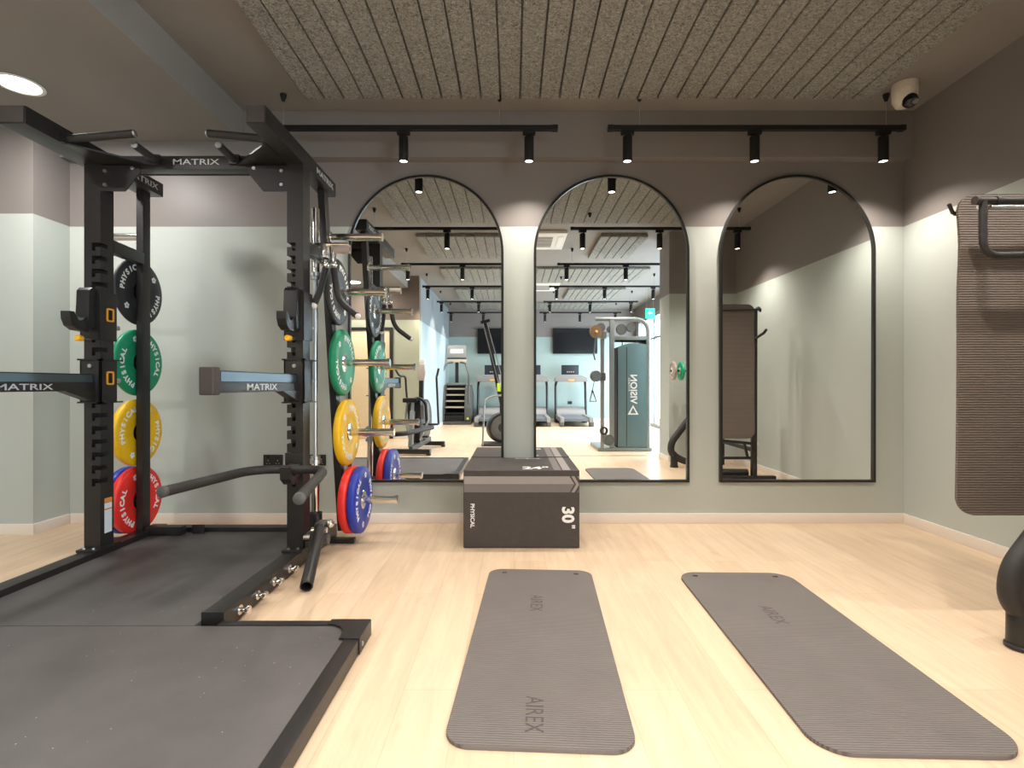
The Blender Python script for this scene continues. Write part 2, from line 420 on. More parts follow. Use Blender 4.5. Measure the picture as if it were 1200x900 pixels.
# glazed wall on the right of the far half of the gym
b = MB().box(GX, GX+.15, FY, .46, 2.72, CZ); b.box(GX, GX+.15, FY, FY+.30, 0, 2.72); b.box(GX, GX+.15, .2, .46, 0, 2.72)
struct('wall_right_glazed', b, 'wall_far')
wy = FY+.30; wn = 4; wl = (.2-wy)/wn
for i in range(wn):
    y0 = wy + i*wl; y1 = y0 + wl
    f = MB().box(GX+.03, GX+.09, y0, y0+.05, 0, 2.72); f.box(GX+.03, GX+.09, y1-.05, y1, 0, 2.72)
    f.box(GX+.03, GX+.09, y0+.05, y1-.05, 0, .08); f.box(GX+.03, GX+.09, y0+.05, y1-.05, 2.66, 2.72)
    f.box(GX+.035, GX+.085, y0+.05, y1-.05, 2.12, 2.17)
    w = struct('window_%d' % (i+1), f, 'silver')
    g = MB().box(GX+.055, GX+.062, y0+.05, y1-.05, .08, 2.66); struct('window_pane', g, 'glass', w)
struct('ground_outside', MB().box(GX+.3, GX+8, FY-4, 6, -.14, -.02), mat('pale_paving', (.6, .6, .58), .8, 0, .3, .1, 3))
# left return doorway; added cream panel stands for the warm-lit wall inside
f = MB().box(-3.35, -3.29, OY-.02, OY+.03, 0, 2.12); f.box(-2.36, -2.30, OY-.02, OY+.03, 0, 2.12); f.box(-3.29, -2.36, OY-.02, OY+.03, 2.06, 2.12)
d = struct('door_1', f, 'plastic')
struct('doorway_panel', MB().box(-3.29, -2.36, OY-.015, OY+.012, .008, 2.06, .003), 'cream', d)
struct('door_handle', MB().cyl((-2.46, OY+.01, 1.0), (-2.46, OY+.06, 1.0), .012).cyl((-2.46, OY+.055, 1.0), (-2.58, OY+.055, 1.0), .010), 'steel', d)

# ------------------------------------------------------------------ acoustic ceiling rafts
RAFTS = []
def raft(x0, x1, y0, y1, label, pitch=.134):
    RAFTS.append((x0, x1, y0, y1))
    zb, zt = 3.045, CZ
    n = max(2, round((x1-x0)/pitch)); w = (x1-x0)/n
    b = MB()
    t = b.box(x0+.01, x1-.01, y0+.01, y1-.01, zt-.022, zt-.001)
    for i in range(n):
        b.box(x0+i*w+.004, x0+(i+1)*w-.004, y0, y1, zb, zt-.02, .005, 1)
    o = b.build('acoustic_raft', 'acoustic'); tag(o, label, 'ceiling panel', 'acoustic ceiling rafts')
raft(-1.45, 2.49, 1.42, 3.59, 'largest grooved grey-green acoustic raft, overhead nearest the arched mirrors')
raft(-1.33, -.135, -.4, .84, 'grooved acoustic raft on the ceiling reflected in the left mirror, left of the nearer cassette')
raft(1.18, 1.83, -.4, .84, 'small grooved acoustic raft above the cable tower, reflected in the middle arched mirror')
raft(-1.3, 2.39, -2.4, -1.16, 'wide grooved acoustic raft in the reflection, third row from the mirrors')
raft(-1.26, .1, -4.5, -3.15, 'grooved acoustic raft above the rowing machine in the left mirror reflection, fourth row')
raft(1.17, 2.4, -4.5, -3.15, 'grooved acoustic raft before the far treadmill in the middle mirror reflection, fourth row')
raft(-1.24, 2.4, -6.1, -5.1, 'farthest grooved acoustic raft, against the wall with the televisions')

# ------------------------------------------------------------------ tracks and spotlights
ROWS = [3.62, 1.84, .04, -1.77, -3.58, -5.35]
RN = ['in front of the arched mirrors', 'second row back from the mirrors', 'third row back from the mirrors',
      'fourth row back from the mirrors', 'fifth row back from the mirrors', 'row nearest the televisions']
TZ = 2.86
def track(x0, x1, y, label, wires, mounts):
    o = thing('lighting_track', label, 'track light rail', (x0, y, TZ), 'suspended lighting tracks')
    MB().box(x0, x1, y-.018, y+.018, TZ-.016, TZ+.016, .003).build('rail', 'matte_black', o)
    for sx, L in ((x0, -1), (x1, 1)):
        MB().box(sx-.02, sx+.02, y-.02, y+.02, TZ-.018, TZ+.018, .003).build('end_cap', 'matte_black', o)
    for wx in wires:
        CZ = 3.043 if any(a < wx < b and c < y < d for a, b, c, d in RAFTS) else 3.10
        MB().cyl((wx, y, TZ+.015), (wx, y, CZ-.002), .0016, n=6).build('suspension_wire', 'steel', o)
        mo = MB().lathe([(-.001, 0), (-.001, .022), (-.012, .022), (-.05, .010), (-.055, 0)], (wx, y, CZ), n=16).build('ceiling_mount', 'matte_black', o)
    return o
def make_spot():
    o = thing('track_spotlight', '', 'spotlight', (0, 0, 0), 'black track spotlights')
    MB().box(-.045, .045, -.017, .017, -.045, -.0165, .003).build('adapter', 'matte_black', o)
    MB().cyl((0.012, 0, -.044), (.012, 0, -.065), .010).build('stem', 'matte_black', o)
    MB().lathe([(-.060, 0), (-.060, .030), (-.064, .033), (-.232, .033), (-.235, .031), (-.235, .027), (-.224, .026)], (0, 0, 0), n=28).build('lamp_body', 'matte_black', o)
    MB().lathe([(-.226, 0), (-.226, .0265), (-.230, .0265), (-.230, 0)], (0, 0, 0), n=24).build('lens', 'lens', o)
    return o
spot0 = None
LXL = [-1.6, -.775, .108]; LXR = [.80, 1.695, 2.60]
ordn = ['leftmost', 'second from left', 'third from left', 'fourth from left', 'fifth from left', 'sixth from left']
SPOTE = 46
lamp_n = 0
for ri, y in enumerate(ROWS):
    track(-1.68, .29, y, 'thin black lighting track on the left, %s' % RN[ri], [-1.62, -.1], 0)
    track(.68, 2.73, y, 'thin black lighting track on the right, %s' % RN[ri], [.885, 2.62], 0)
    xs = (LXL if ri >= 2 else LXL[1:]) + LXR
    for k, x in enumerate(xs):
        lab = 'black cylinder track spotlight, %s, %s' % (ordn[k], RN[ri])
        if spot0 is None:
            spot0 = make_spot(); o = spot0; o['label'] = lab; o.location = (x, y, TZ)
        else: o = dup(spot0, (x, y, TZ), lab)
        L = bpy.data.lights.new('spot_lamp', 'SPOT'); L.energy = SPOTE*(.74 if ri == 0 and x < 2 else 1); L.color = (1.0, .925, .835)
        L.spot_size = R(132); L.spot_blend = .9; L.shadow_soft_size = .025
        lo = bpy.data.objects.new('spot_lamp', L); COL.objects.link(lo); lo.location = (x, y, TZ-.243)
# recessed downlights in the lowered ceiling
def downlight(x, y, label, e):
    o = thing('recessed_downlight', label, 'ceiling light', (x, y, LZ), 'recessed downlights')
    MB().lathe([(0.0, .105), (-.006, .125), (-.010, .122), (-.010, .105), (-.004, .100)], (x, y, LZ-.0005), n=40).build('trim_ring', 'white_plastic', o)
    MB().lathe([(-.003, 0), (-.003, .104), (-.007, .104), (-.007, 0)], (x, y, LZ), n=40).build('diffuser', 'downlight', o)
    L = bpy.data.lights.new('downlight_lamp', 'AREA'); L.shape = 'DISK'; L.size = .2; L.energy = e; L.color = (1, .975, .95)
    lo = bpy.data.objects.new('downlight_lamp', L); COL.objects.link(lo); lo.location = (x, y, LZ-.02)
downlight(-2.98, 3.10, 'bright round recessed downlight in the lowered ceiling left of the rack', 20)
downlight(-2.85, -1.35, 'round recessed downlight by the cream doorway, seen in the left arched mirror', 22)
downlight(-2.98, .9, 'added unseen downlight in the lowered ceiling over the lifting platform', 20)  # added out of view to light the left end of the room

# ------------------------------------------------------------------ arched mirrors
def mirror(cx, label):
    w = .59; z0 = .315; zs = 2.06; yb = WY
    o = thing('arched_mirror', label, 'mirror', (cx, WY, z0), 'arched wall mirrors')
    fw = .018
    def outline(off):
        pts = [(cx-w+off, z0+off), (cx+w-off, z0+off), (cx+w-off, zs)]
        pts += arc(cx, zs, w-off, 0, 180, 48)[1:]
        return pts
    tl = lambda z: -(z-1.4)*.0025
    out, inn = outline(0), outline(fw); k = len(out)
    b = MB(); rings = []
    for pts, y in ((out, yb-.001), (out, yb-.030), (inn, yb-.030), (inn, yb-.004)):
        rings.append([b.bm.verts.new((x, y, z)) for x, z in pts])
    for a in range(3):
        for i in range(k):
            j = (i+1) % k; b.bm.faces.new((rings[a][i], rings[a][j], rings[a+1][j], rings[a+1][i]))
    b.build('frame', 'frame', o)
    g = MB(); gi = outline(.012)
    A = [g.bm.verts.new((x, yb-.016+tl(z), z)) for x, z in gi]; B = [g.bm.verts.new((x, yb-.008+tl(z), z)) for x, z in gi]
    g.bm.faces.new(A); g.bm.faces.new(B[::-1])
    for i in range(len(A)):
        j = (i+1) % len(A); g.bm.faces.new((A[i], A[j], B[j], B[i]))
    g.build('mirror_glass', 'mirror', o, 10)
mirror(-.667, 'tall black-framed arched wall mirror beside the weight rack, left of the three')
mirror(.743, 'tall black-framed arched wall mirror right behind the jump box, middle of the three')
mirror(2.156, 'tall black-framed arched wall mirror next to the right corner, reflecting plain sage wall')

# ------------------------------------------------------------------ sockets, camera, air cassettes
def socket(x, label):
    o = thing('double_socket', label, 'socket', (x, WY, .48), 'black wall sockets')
    MB().box(x-.073, x+.073, WY-.010, WY, .44, .523, .003).build('face_plate', 'plastic', o)
    for s in (-1, 1):
        MB().box(x+s*.036-.011, x+s*.036+.011, WY-.015, WY-.009, .495, .515, .002).build('rocker', 'black_gloss', o)
        b = MB()
        for dx, dz, w, h in ((0, .0, .004, .009), (-.011, -.022, .0065, .004), (.011, -.022, .0065, .004)):
            b.box(x+s*.036+dx-w/2, x+s*.036+dx+w/2, WY-.0108, WY-.0095, .478+dz-h/2, .478+dz+h/2)
        b.build('pin_holes', 'grey_print', o)
socket(-1.835, 'black double wall socket seen inside the rack, left of the right upright')
socket(-1.505, 'black double wall socket half hidden behind the upright barbell')
o = thing('security_camera', 'small ivory dome security camera on the ceiling in the right corner', 'camera', (2.66, 3.5, CZ))
MB().lathe([(0, 0), (0, .075), (-.045, .075), (-.047, .072), (-.05, .075), (-.11, .073), (-.145, .055), (-.15, .03), (-.15, 0)], (2.66, 3.5, CZ-.001), n=40).build('housing', 'ivory', o)
MB().sphere((2.66, 3.455, CZ-.135), .047).build('lens_bezel', 'black_gloss', o)
MB().cyl((2.66, 3.42, CZ-.153), (2.66, 3.405, CZ-.168), .017).build('lens', 'steel', o)
def cassette(x, y, label):
    o = thing('air_cassette', label, 'air conditioner', (x, y, CZ), 'ceiling air cassettes')
    MB().box(x-.42, x+.42, y-.42, y+.42, CZ-.045, CZ-.001, .012).build('panel', 'white_plastic', o)
    g = MB()
    for i in range(9): g.box(x-.24, x+.24, y-.24+i*.06-.012, y-.24+i*.06+.012, CZ-.05, CZ-.044)
    g.build('intake_grille', 'grey_light', o)
    for s in (-1, 1):
        MB().box(x+s*.34-.035, x+s*.34+.035, y-.27, y+.27, CZ-.052, CZ-.044, .004).build('louver', 'white', o)
cassette(.30, .55, 'white ceiling air cassette reflected at the upper left of the middle mirror')
cassette(.52, -2.96, 'farther white ceiling air cassette, deeper in the middle mirror reflection')
o = thing('exit_sign', 'small green exit sign hanging high by the windows, in the middle mirror', 'sign', (2.93, -3.2, 2.55))
MB().box(2.82, 3.02, -3.21, -3.19, 2.44, 2.66, .003).build('sign_panel', 'exit', o)
MB().prism([(-.06, .012), (-.01, .012), (-.01, .035), (.04, 0), (-.01, -.035), (-.01, -.012), (-.06, -.012)], (2.91, -3.19, 2.56), (-1, 0, 0), (0, 0, 1), (0, .002, 0)).build('arrow', 'exit_white', o)
b = MB()
for px in (2.85, 2.99): b.cyl((px, -3.2, 2.66), (px, -3.2, CZ), .003, n=8)
b.build('hanger', 'steel', o)

# ------------------------------------------------------------------ power rack
UL0, UL1 = -2.505, -2.41; UR0, UR1 = -1.322, -1.228; RC = -1.866
rack = thing('power_rack', 'tall black steel power rack with pull-up grips and weight storage horns', 'power rack', (RC, 3.05, 0))
def upright(x0, x1, inner):
    z0, z1 = .09, 2.40; yf, ym, yb = 3.0, 3.055, 3.10
    zs = [2.29 - .0765*i for i in range(7, 29)]
    zs = [1.872 - .0765*i for i in range(0, 19)]
    e = x1 if inner > 0 else x0
    s = -inner
    pts_edge = []
    for z in zs[::-1]:
        # L-shaped slot: opens at the inner edge, then drops at its far end
        pts_edge += [(e, z-.013), (e+s*.030, z-.013), (e+s*.030, z-.034), (e+s*.050, z-.034), (e+s*.050, z+.013), (e, z+.013)]
    o_edge = x0 if inner > 0 else x1
    poly = [(o_edge, z0), (e, z0)] + pts_edge + [(e, z1), (o_edge, z1)]
    b = MB()
    b.prism([(p[0], p[1]) for p in poly], (0, yf, 0), (1, 0, 0), (0, 0, 1), (0, ym-yf, 0))
    b.box(x0, x1, ym, yb, z0, z1)
    if inner > 0: b.box(e-.055, e-.052, yf+.003, ym, z0+.3, z1-.4)
    o = b.build('upright', 'black', rack, 30)
    fp = MB(); fp.box(x0-.012, x1+.012, 2.955, 3.14, .088, .104, .004); fp.build('foot_plate', 'black', rack)
    for bx in (x0+.02, x1-.02):
        MB().cyl((bx, 2.975, .104), (bx, 2.975, .112), .009, n=6).build('bolt', 'steel', rack)
    return o
upright(UL0, UL1, 1); upright(UR0, UR1, -1)
# rear uprights: left stands plumb, right leans outward to its foot
MB().beam((-2.4725, 3.435, .09), (-2.4725, 3.435, 2.40), .045, .07, .004, (0, 1, 0)).build('rear_upright', 'black', rack)
LEAN = .105
def rx(z): return -1.258 + LEAN*(2.05-z)/1.76
MB().beam((rx(.09), 3.435, .09), (rx(2.40), 3.435, 2.40), .046, .075, .004, (0, 1, 0)).build('rear_upright', 'black', rack)
# base
for x0, x1 in ((UL0, UL1), (UR0, UR1)):
    MB().box(x0, x1, 2.185, 3.58, .008, .09, .006).build('base_tube', 'black', rack)
    MB().box(x0-.002, x1+.002, 2.178, 2.188, .006, .092, .004).build('end_cap', 'plastic', rack)
MB().box(UL1, UR0, 3.50, 3.58, .03, .085, .005).build('base_crossmember', 'black', rack)
MB().box(-2.44, -2.20, 3.40, 3.46, .06, .115, .004).build('base_bracket', 'black', rack)
MB().box(-2.15, -2.07, 3.44, 3.448, .06, .12, .002).build('base_bracket', 'black', rack)
MB().box(UR1, -1.06, 3.41, 3.46, .004, .034, .006).build('outrigger_foot', 'black', rack)
MB().box(-2.84, UL0, 3.41, 3.46, .004, .034, .006).build('outrigger_foot', 'black', rack)
# band pegs along the right base tube
for y in (2.30, 2.46, 2.63, 2.81):
    p = MB().lathe([(0, 0), (0, .022), (.008, .022), (.010, .011), (.035, .010), (.036, .019), (.046, .020), (.050, .016), (.050, 0)], (UR1-.001, y, .050), (1, 0, 0), 20)
    p.build('band_peg', 'chrome', rack)
# top frame
TZB, TZT = 2.345, 2.435
for x0, x1 in ((-2.545, -2.41), (-1.322, -1.224)):
    tb = MB().box(x0, x1, 2.54, 3.54, TZB, TZT, .006).build('top_beam', 'black', rack)
    MB().box(x0+.004, x1-.004, 2.532, 2.542, TZB+.004, TZT-.004, .004).build('end_cap', 'brown_pad', tb)
    MB().text('MATRIX', .052, mtx((x1+.0004, 3.34, (TZB+TZT)/2), (0, 1, 0), (0, 0, 1)), 1.55, .002, .0003).build('lettering', 'grey_print', tb)
cb = MB().box(UL1, UR0, 3.02, 3.09, 2.32, 2.40, .005).build('crossbeam', 'black', rack)
MB().text('MATRIX', .047, mtx((RC, 3.0195, 2.362), (1, 0, 0), (0, 0, 1)), 1.62, .002, .0002).build('lettering', 'grey_print', cb)
MB().cyl((UL1-.03, 3.22, 2.29+.09), (UR0+.03, 3.22, 2.29+.09), .016).build('pull_up_bar', 'black', rack)
for s, xb in ((1, -2.41), (-1, -1.322)):
    # gusset plate between upright and crossbeam
    g = [(0, 2.335), (s*.215, 2.335), (s*.235, 2.30), (s*.14, 2.185), (0, 2.185)]
    MB().prism(g, (xb, 3.00, 0), (1, 0, 0), (0, 0, 1), (0, .010, 0)).build('gusset', 'black', rack)
    for bx, bz in ((.03, 2.30), (.03, 2.22), (.19, 2.315)): MB().cyl((xb+s*bx, 3.0, bz), (xb+s*bx, 2.99, bz), .010, n=10).build('bolt', 'steel', rack)
    # angled plate under the beam
    MB().prism([(0, 2.74), (0, 3.02), (s*.31, 3.02), (s*.27, 2.985)], (xb, 0, TZB-.004), (1, 0, 0), (0, 1, 0), (0, 0, .010)).build('corner_plate', 'black', rack)
    # pull-up grips: one pair across, one pair running forward
    gp = MB().tube([(xb-s*.01, 2.77, 2.375), (xb+s*.05, 2.775, 2.385), (xb+s*.34, 2.805, 2.425)], .021)
    gr = gp.build('pull_up_grip', 'grip', rack)
    MB().cyl((xb+s*.338, 2.8045, 2.425), (xb+s*.348, 2.806, 2.427), .019).build('end_cap', 'steel', gr)
    MB().box(xb+s*.0, xb+s*.018, 2.73, 2.81, 2.345, 2.41, .003).build('grip_bracket', 'black', gr)
    xg = RC - s*.232
    gp = MB().tube([(xg, 3.03, 2.372), (xg, 2.98, 2.374), (xg, 2.85, 2.382)], .021)
    gr = gp.build('pull_up_grip', 'grip', rack)
    MB().cyl((xg, 2.852, 2.382), (xg, 2.843, 2.3825), .018).build('end_cap', 'steel', gr)
    MB().box(xg-.03, xg+.03, 3.0, 3.02, 2.345, 2.40, .003).build('grip_bracket', 'black', gr)
# side links between front and rear uprights
for x, xr in ((-2.435, -2.4725), (-1.27, rx(1.9))):
    MB().beam((x, 3.10, 1.89), (xr, 3.41, 1.89), .05, .075, .004).build('side_link', 'black', rack)
# storage horns
PZ = [2.048, 1.677, 1.204, .737, .285]
for z in PZ:
    x0 = rx(z)+.022
    h = MB().lathe([(0, 0), (0, .036), (.010, .036), (.012, .024), (.335, .024), (.336, .029), (.352, .029), (.355, .026), (.355, 0)], (x0, 3.46, z), (1, 0, 0), 24)
    h.build('storage_horn', 'chrome', rack)
    h = MB().lathe([(0, 0), (0, .036), (.010, .036), (.012, .024), (.315, .024), (.316, .029), (.332, .029), (.335, .026), (.335, 0)], (-2.494, 3.46, z), (-1, 0, 0), 24)
    h.build('storage_horn', 'chrome', rack)
# sticker on left upright
MB().box(UL1-.001, UL1+.001, 3.03, 3.085, .18, .36).build('sticker', 'sticker', rack)
MB().box(UL1-.001, UL1+.0015, 3.03, 3.085, .355, .385).build('sticker_stripe', 'sticker_o', rack)
MB().box(UL1-.001, UL1+.0015, 3.03, 3.085, .315, .324).build('sticker_stripe', 'sticker_o', rack)

def window_frame(x, y, z, parent):
    b = MB(); o = rounded(-.027, .027, -.040, .040, .011, 5); i = rounded(-.018, .018, -.030, .030, .006, 5)
    k = len(o); rr = []
    for pts, dx in ((o, 0), (o, .006), (i, .006), (i, 0)):
        rr.append([b.bm.verts.new((x+dx, y+p, z+q)) for p, q in pts])
    for a in range(4):
        for t in range(k):
            u = (t+1) % k; b.bm.faces.new((rr[a][t], rr[a][u], rr[(a+1) % 4][u], rr[(a+1) % 4][t]))
    b.build('release_window', 'orange', parent)
    MB().box(x-.0005, x+.001, y-.019, y+.019, z-.031, z+.031).build('window_recess', 'matte_black', parent)
def hook(x0, x1, inner):
    xc = (x0+x1)/2
    sl = MB(); sl.box(x0-.010, x1+.010, 2.985, 3.0-.001, 1.315, 1.60, .003); sl.box(x0-.012, x0-.0005, 2.985, 3.11, 1.315, 1.60, .003); sl.box(x1+.0005, x1+.012, 2.985, 3.11, 1.315, 1.60, .003)
    j = sl.build('bar_hook', 'black', rack)
    # profile in the Y-Z plane: tall pad, then a lip curving forward and up
    prof = [(2.985, 1.615), (2.955, 1.615), (2.935, 1.595), (2.925, 1.455), (2.905, 1.437), (2.872, 1.445), (2.862, 1.468), (2.822, 1.468), (2.818, 1.44), (2.835, 1.395), (2.875, 1.362), (2.93, 1.355), (2.985, 1.385)]
    pad = [(2.985, 1.615), (2.955, 1.615), (2.935, 1.595), (2.927, 1.44), (2.935, 1.37), (2.985, 1.385)]
    lip = [(2.945, 1.455), (2.925, 1.440), (2.897, 1.412), (2.872, 1.412), (2.858, 1.430), (2.850, 1.462), (2.818, 1.462), (2.820, 1.42), (2.838, 1.382), (2.875, 1.362), (2.945, 1.358)]
    hk = MB(); hk.prism(pad, (xc-.038, 0, 0), (0, 1, 0), (0, 0, 1), (.076, 0, 0), .006); hk.prism(lip, (xc-.027, 0, 0), (0, 1, 0), (0, 0, 1), (.054, 0, 0), .006)
    hk.build('hook_pad', 'plastic', j)
    kb = MB().cyl((xc, 2.985, 1.320), (xc, 2.925, 1.320), .009)
    kb.build('pull_pin', 'steel', j)
    MB().lathe([(0, 0), (0, .012), (.006, .017), (.035, .017), (.040, .013), (.040, 0)], (xc, 2.93, 1.320), (0, -1, 0), 18).build('pin_knob', 'yellow_knob', j)
    if inner > 0: window_frame(x1+.0125, 3.055, 1.468, j)
    MB().cyl((xc+.04, 3.11, 1.40), (xc+.04, 3.145, 1.40), .014).build('spring_pin', 'steel', j)
hook(UL0, UL1, 1); hook(UR0, UR1, -1)
def spotter(x0, x1, inner):
    xc = (x0+x1)/2
    sl = MB()
    sl.box(x0-.012, x1+.012, 2.984, 2.999, .955, 1.20, .003); sl.box(x0-.012, x0-.0005, 2.984, 3.112, .955, 1.20, .003); sl.box(x1+.0005, x1+.012, 2.984, 3.112, .955, 1.20, .003)
    sl.box(x0-.02, x1+.02, 2.975, 2.999, 1.198, 1.206); sl.box(x0-.02, x0-.0005, 2.975, 3.15, 1.198, 1.206); sl.box(x1+.0005, x1+.02, 2.975, 3.15, 1.198, 1.206)
    sl.box(x0-.02, x1+.02, 2.975, 2.999, .948, .956); sl.box(x0-.02, x0-.0005, 2.975, 3.15, .948, .956); sl.box(x1+.0005, x1+.02, 2.975, 3.15, .948, .956)
    sp = sl.build('spotter_sleeve', 'black', rack)
    ye = 2.18
    a = MB(); a.box(xc-.026, xc+.026, ye, 2.985, 1.020, 1.068, .004); a.box(xc-.026, xc+.016, ye, 2.985, 1.066, 1.118, .003)
    ar = a.build('spotter_arm', 'black', sp)
    # the bluish strip, coloured for light the recess reflects, is a sub-part of the arm, so are the lettering and end block
    MB().box(xc+.016, xc+.0185, ye+.03, 2.98, 1.070, 1.112).build('sheen_strip', 'recess_sheen', sp)
    MB().box(xc-.031, xc+.031, ye-.05, ye+.004, 1.012, 1.130, .010, 3).build('end_block', 'brown_pad', sp)
    MB().text('MATRIX', .044, mtx((xc+.0263, 2.56, 1.043), (0, 1, 0), (0, 0, 1)), 1.95, .002, .0003).build('lettering', 'grey_print', sp)
    MB().prism([(2.985, 1.022), (2.78, 1.022), (2.985, .955)], (xc-.02, 0, 0), (0, 1, 0), (0, 0, 1), (.05, 0, 0)).build('gusset', 'black', sp)
    if inner > 0: window_frame(x1+.0125, 3.055, 1.095, sp)
    bt = MB()
    for z in (1.165, .99): bt.cyl((xc+.005, 2.985, z), (xc+.005, 2.972, z), .011, n=12)
    bt.build('bolt_heads', 'steel', sp)
    MB().cyl((xc+.04, 3.112, 1.08), (xc+.04, 3.15, 1.08), .014).build('spring_pin', 'steel', sp)
spotter(UL0, UL1, 1); spotter(UR0, UR1, -1)
# landmine pivot on the right base
lm = MB().box(-1.228, -1.13, 3.02, 3.10, .10, .18, .006); lm.cyl((-1.2, 3.06, .14), (-1.1, 3.06, .14), .03); lm.box(-1.17, -1.12, 3.03, 3.12, .16, .24, .006)
lmo = lm.build('landmine_pivot', 'grey_mach', rack)
b = MB().lathe([(0, .024), (0, .032), (.50, .032), (.50, .026), (.02, .026)], (-1.150, 3.06, .215), (.095, -.43, -.17), 24); b.build('landmine_sleeve', 'black', lmo)
b = MB(); b.cyl((-1.19, 3.03, .2), (-1.10, 3.03, .2), .016); b.sphere((-1.10, 3.08, .225), .026); b.cyl((-1.215, 2.99, .17), (-1.18, 2.99, .17), .022); b.build('pivot_bolts', 'chrome', lmo)
# dip bar bracket on the right upright
b = MB(); b.box(UR0-.005, UR1+.006, 2.985, 2.9995, .52, .66, .003)
b.prism(fillet([(2.985, .60, 0), (2.95, .60, 0), (2.945, .55, 0), (2.90, .53, 0), (2.86, .55, 0), (2.855, .61, 0), (2.835, .61, 0), (2.83, .53, 0), (2.88, .485, 0), (2.95, .49, 0), (2.985, .52, 0)], .01, 3) and
        [(2.985, .60), (2.95, .60), (2.94, .552), (2.91, .535), (2.875, .545), (2.86, .60), (2.838, .60), (2.845, .53), (2.89, .495), (2.95, .50), (2.985, .53)],
        (-1.293, 0, 0), (0, 1, 0), (0, 0, 1), (.055, 0, 0), .003)
b.build('dip_bracket', 'black', rack)

# dip bar (V shape, lying in the bracket)
o = thing('dip_bar', 'black V-shaped dip handle hooked on the right upright of the rack', 'exercise bar', (-1.2, 2.7, .578))
pts = fillet([(-1.565, 2.29, .578), (-1.468, 2.898, .578), (-1.062, 2.904, .578), (-.90, 2.16, .578)], .13, 10)
MB().tube(pts, .0245, 18).build('bent_tube', 'grip', o)
for p, d in (((-1.565, 2.29, .578), (-.162, -.987, 0)), ((-.90, 2.16, .578), (.229, -.973, 0))):
    MB().lathe([(-.012, .0245), (-.012, .0262), (.004, .0262), (.008, .020), (.008, 0)], p, d, 20).build('end_cap', 'grey_mach', o)

# ------------------------------------------------------------------ bumper plates
def make_plate(col, t, label, hubm='chrome'):
    o = thing('bumper_plate', label, 'weight plate', (0, 0, 0), 'coloured bumper plates')
    Rr = .222; h = t/2
    prof = [(-h+.004, .062), (-h+.004, .105), (-h, .115), (-h, .208), (-h+.006, .218), (-h+.012, Rr), (h-.012, Rr), (h-.006, .218), (h, .208), (h, .115), (h-.004, .105), (h-.004, .062)]
    body = MB().lathe(prof, (0, 0, 0), (1, 0, 0), 64, closed=True).build('rubber_disc', col, o)
    hp = [(-h+.001, .0252), (-h+.001, .056), (-h+.004, .0625), (h-.004, .0625), (h-.001, .056), (h-.001, .0252)]
    MB().lathe(hp, (0, 0, 0), (1, 0, 0), 40, closed=True).build('hub', hubm, o)
    tb = MB()
    for f in (1,):
        for start in (200, 20):
            word = 'PHYSICAL'; step = 13.2
            for i, ch in enumerate(word):
                # angle measured in the disc plane (y right as seen from +X, z up)
                a = R(start - (i-(len(word)-1)/2)*step)
                c, s = math.cos(a), math.sin(a)
                up = (0, c, s); right = (0, s, -c)
                tb.text(ch, .050, mtx((h+.0006, .163*c, .163*s), right, up), 1.05, .0016, .0022)
        for start in (110, 290):
            a = R(start); c, s = math.cos(a), math.sin(a)
            for q in range(5):
                aa = R(q*72+90); uu = math.cos(aa)*.013; vv = math.sin(aa)*.013
                tb.cyl((h-.0002, .163*c+uu, .163*s+vv), (h+.0014, .163*c+uu, .163*s+vv), .0085, n=10)
    tb.build('lettering', 'white', o)
    return o
def place(o, x0, y, z, t, rot):
    o.location = (x0 + t/2, y, z); o.rotation_euler = (R(rot), 0, 0)
PY = 3.46
protos = {}
specs = [('rub_black', .030, 1), ('rub_green', .040, 2), ('rub_yellow', .048, 3), ('rub_red', .056, 4), ('rub_blue', .054, 4)]
nm = {'rub_black': 'black', 'rub_green': 'green', 'rub_yellow': 'yellow', 'rub_red': 'red', 'rub_blue': 'blue'}
lrot = {'rub_black': -70, 'rub_green': -2, 'rub_yellow': -48, 'rub_red': -3, 'rub_blue': 100}
rots = {'rub_black': 20, 'rub_green': 25, 'rub_yellow': 30, 'rub_red': 8, 'rub_blue': 150}
for cname, t, zi in specs:
    c = nm[cname]
    lr = '%s bumper plate on the right-hand side of the rack, nearest the arched mirror' % c
    ll = '%s bumper plate behind the left rear upright of the rack' % c
    if c == 'red': lr = 'red bumper plate sandwiched behind the blue one on the right storage horn'; ll = 'red bumper plate in front of the blue one, left side of the rack'
    if c == 'blue': lr = 'blue bumper plate, outermost on the lowest right storage horn'; ll = 'blue bumper plate mostly hidden behind the red one, left side of the rack'
    p = make_plate(cname, t, lr, 'chrome')
    z = PZ[zi]; xr = rx(z)+.036
    if c == 'blue': xr += .058
    place(p, xr, PY, z-.0, t, rots[cname])
    q = copy_tree(p); q['label'] = ll
    xl = -2.508 - t
    if c == 'blue': xl -= .058
    place(q, xl, PY, z, t, lrot[cname])

# ------------------------------------------------------------------ barbell standing in its holder
bx, by = -1.268, 3.29
o = thing('barbell', 'chrome barbell standing upright between the right rack uprights', 'barbell', (bx, by, .1))
MB().cyl((bx, by, .10), (bx, by, 2.18), .0140).build('shaft', 'steel', o)
MB().lathe([(1.77, .014), (1.77, .025), (2.18, .025), (2.185, .020), (2.185, 0)], (bx, by, 0), n=24).build('sleeve', 'chrome', o)
MB().lathe([(.095, 0), (.095, .022), (.10, .025), (.555, .025), (.555, .014)], (bx, by, 0), n=24).build('sleeve', 'chrome', o)
MB().lathe([(.555, .014), (.555, .04), (.58, .04), (.582, .030), (.60, .030), (.60, .014)], (bx, by, 0), n=24).build('collar', 'steel', o)
MB().lathe([(1.725, .014), (1.725, .030), (1.745, .030), (1.747, .04), (1.77, .04), (1.77, .014)], (bx, by, 0), n=24).build('collar', 'steel', o)
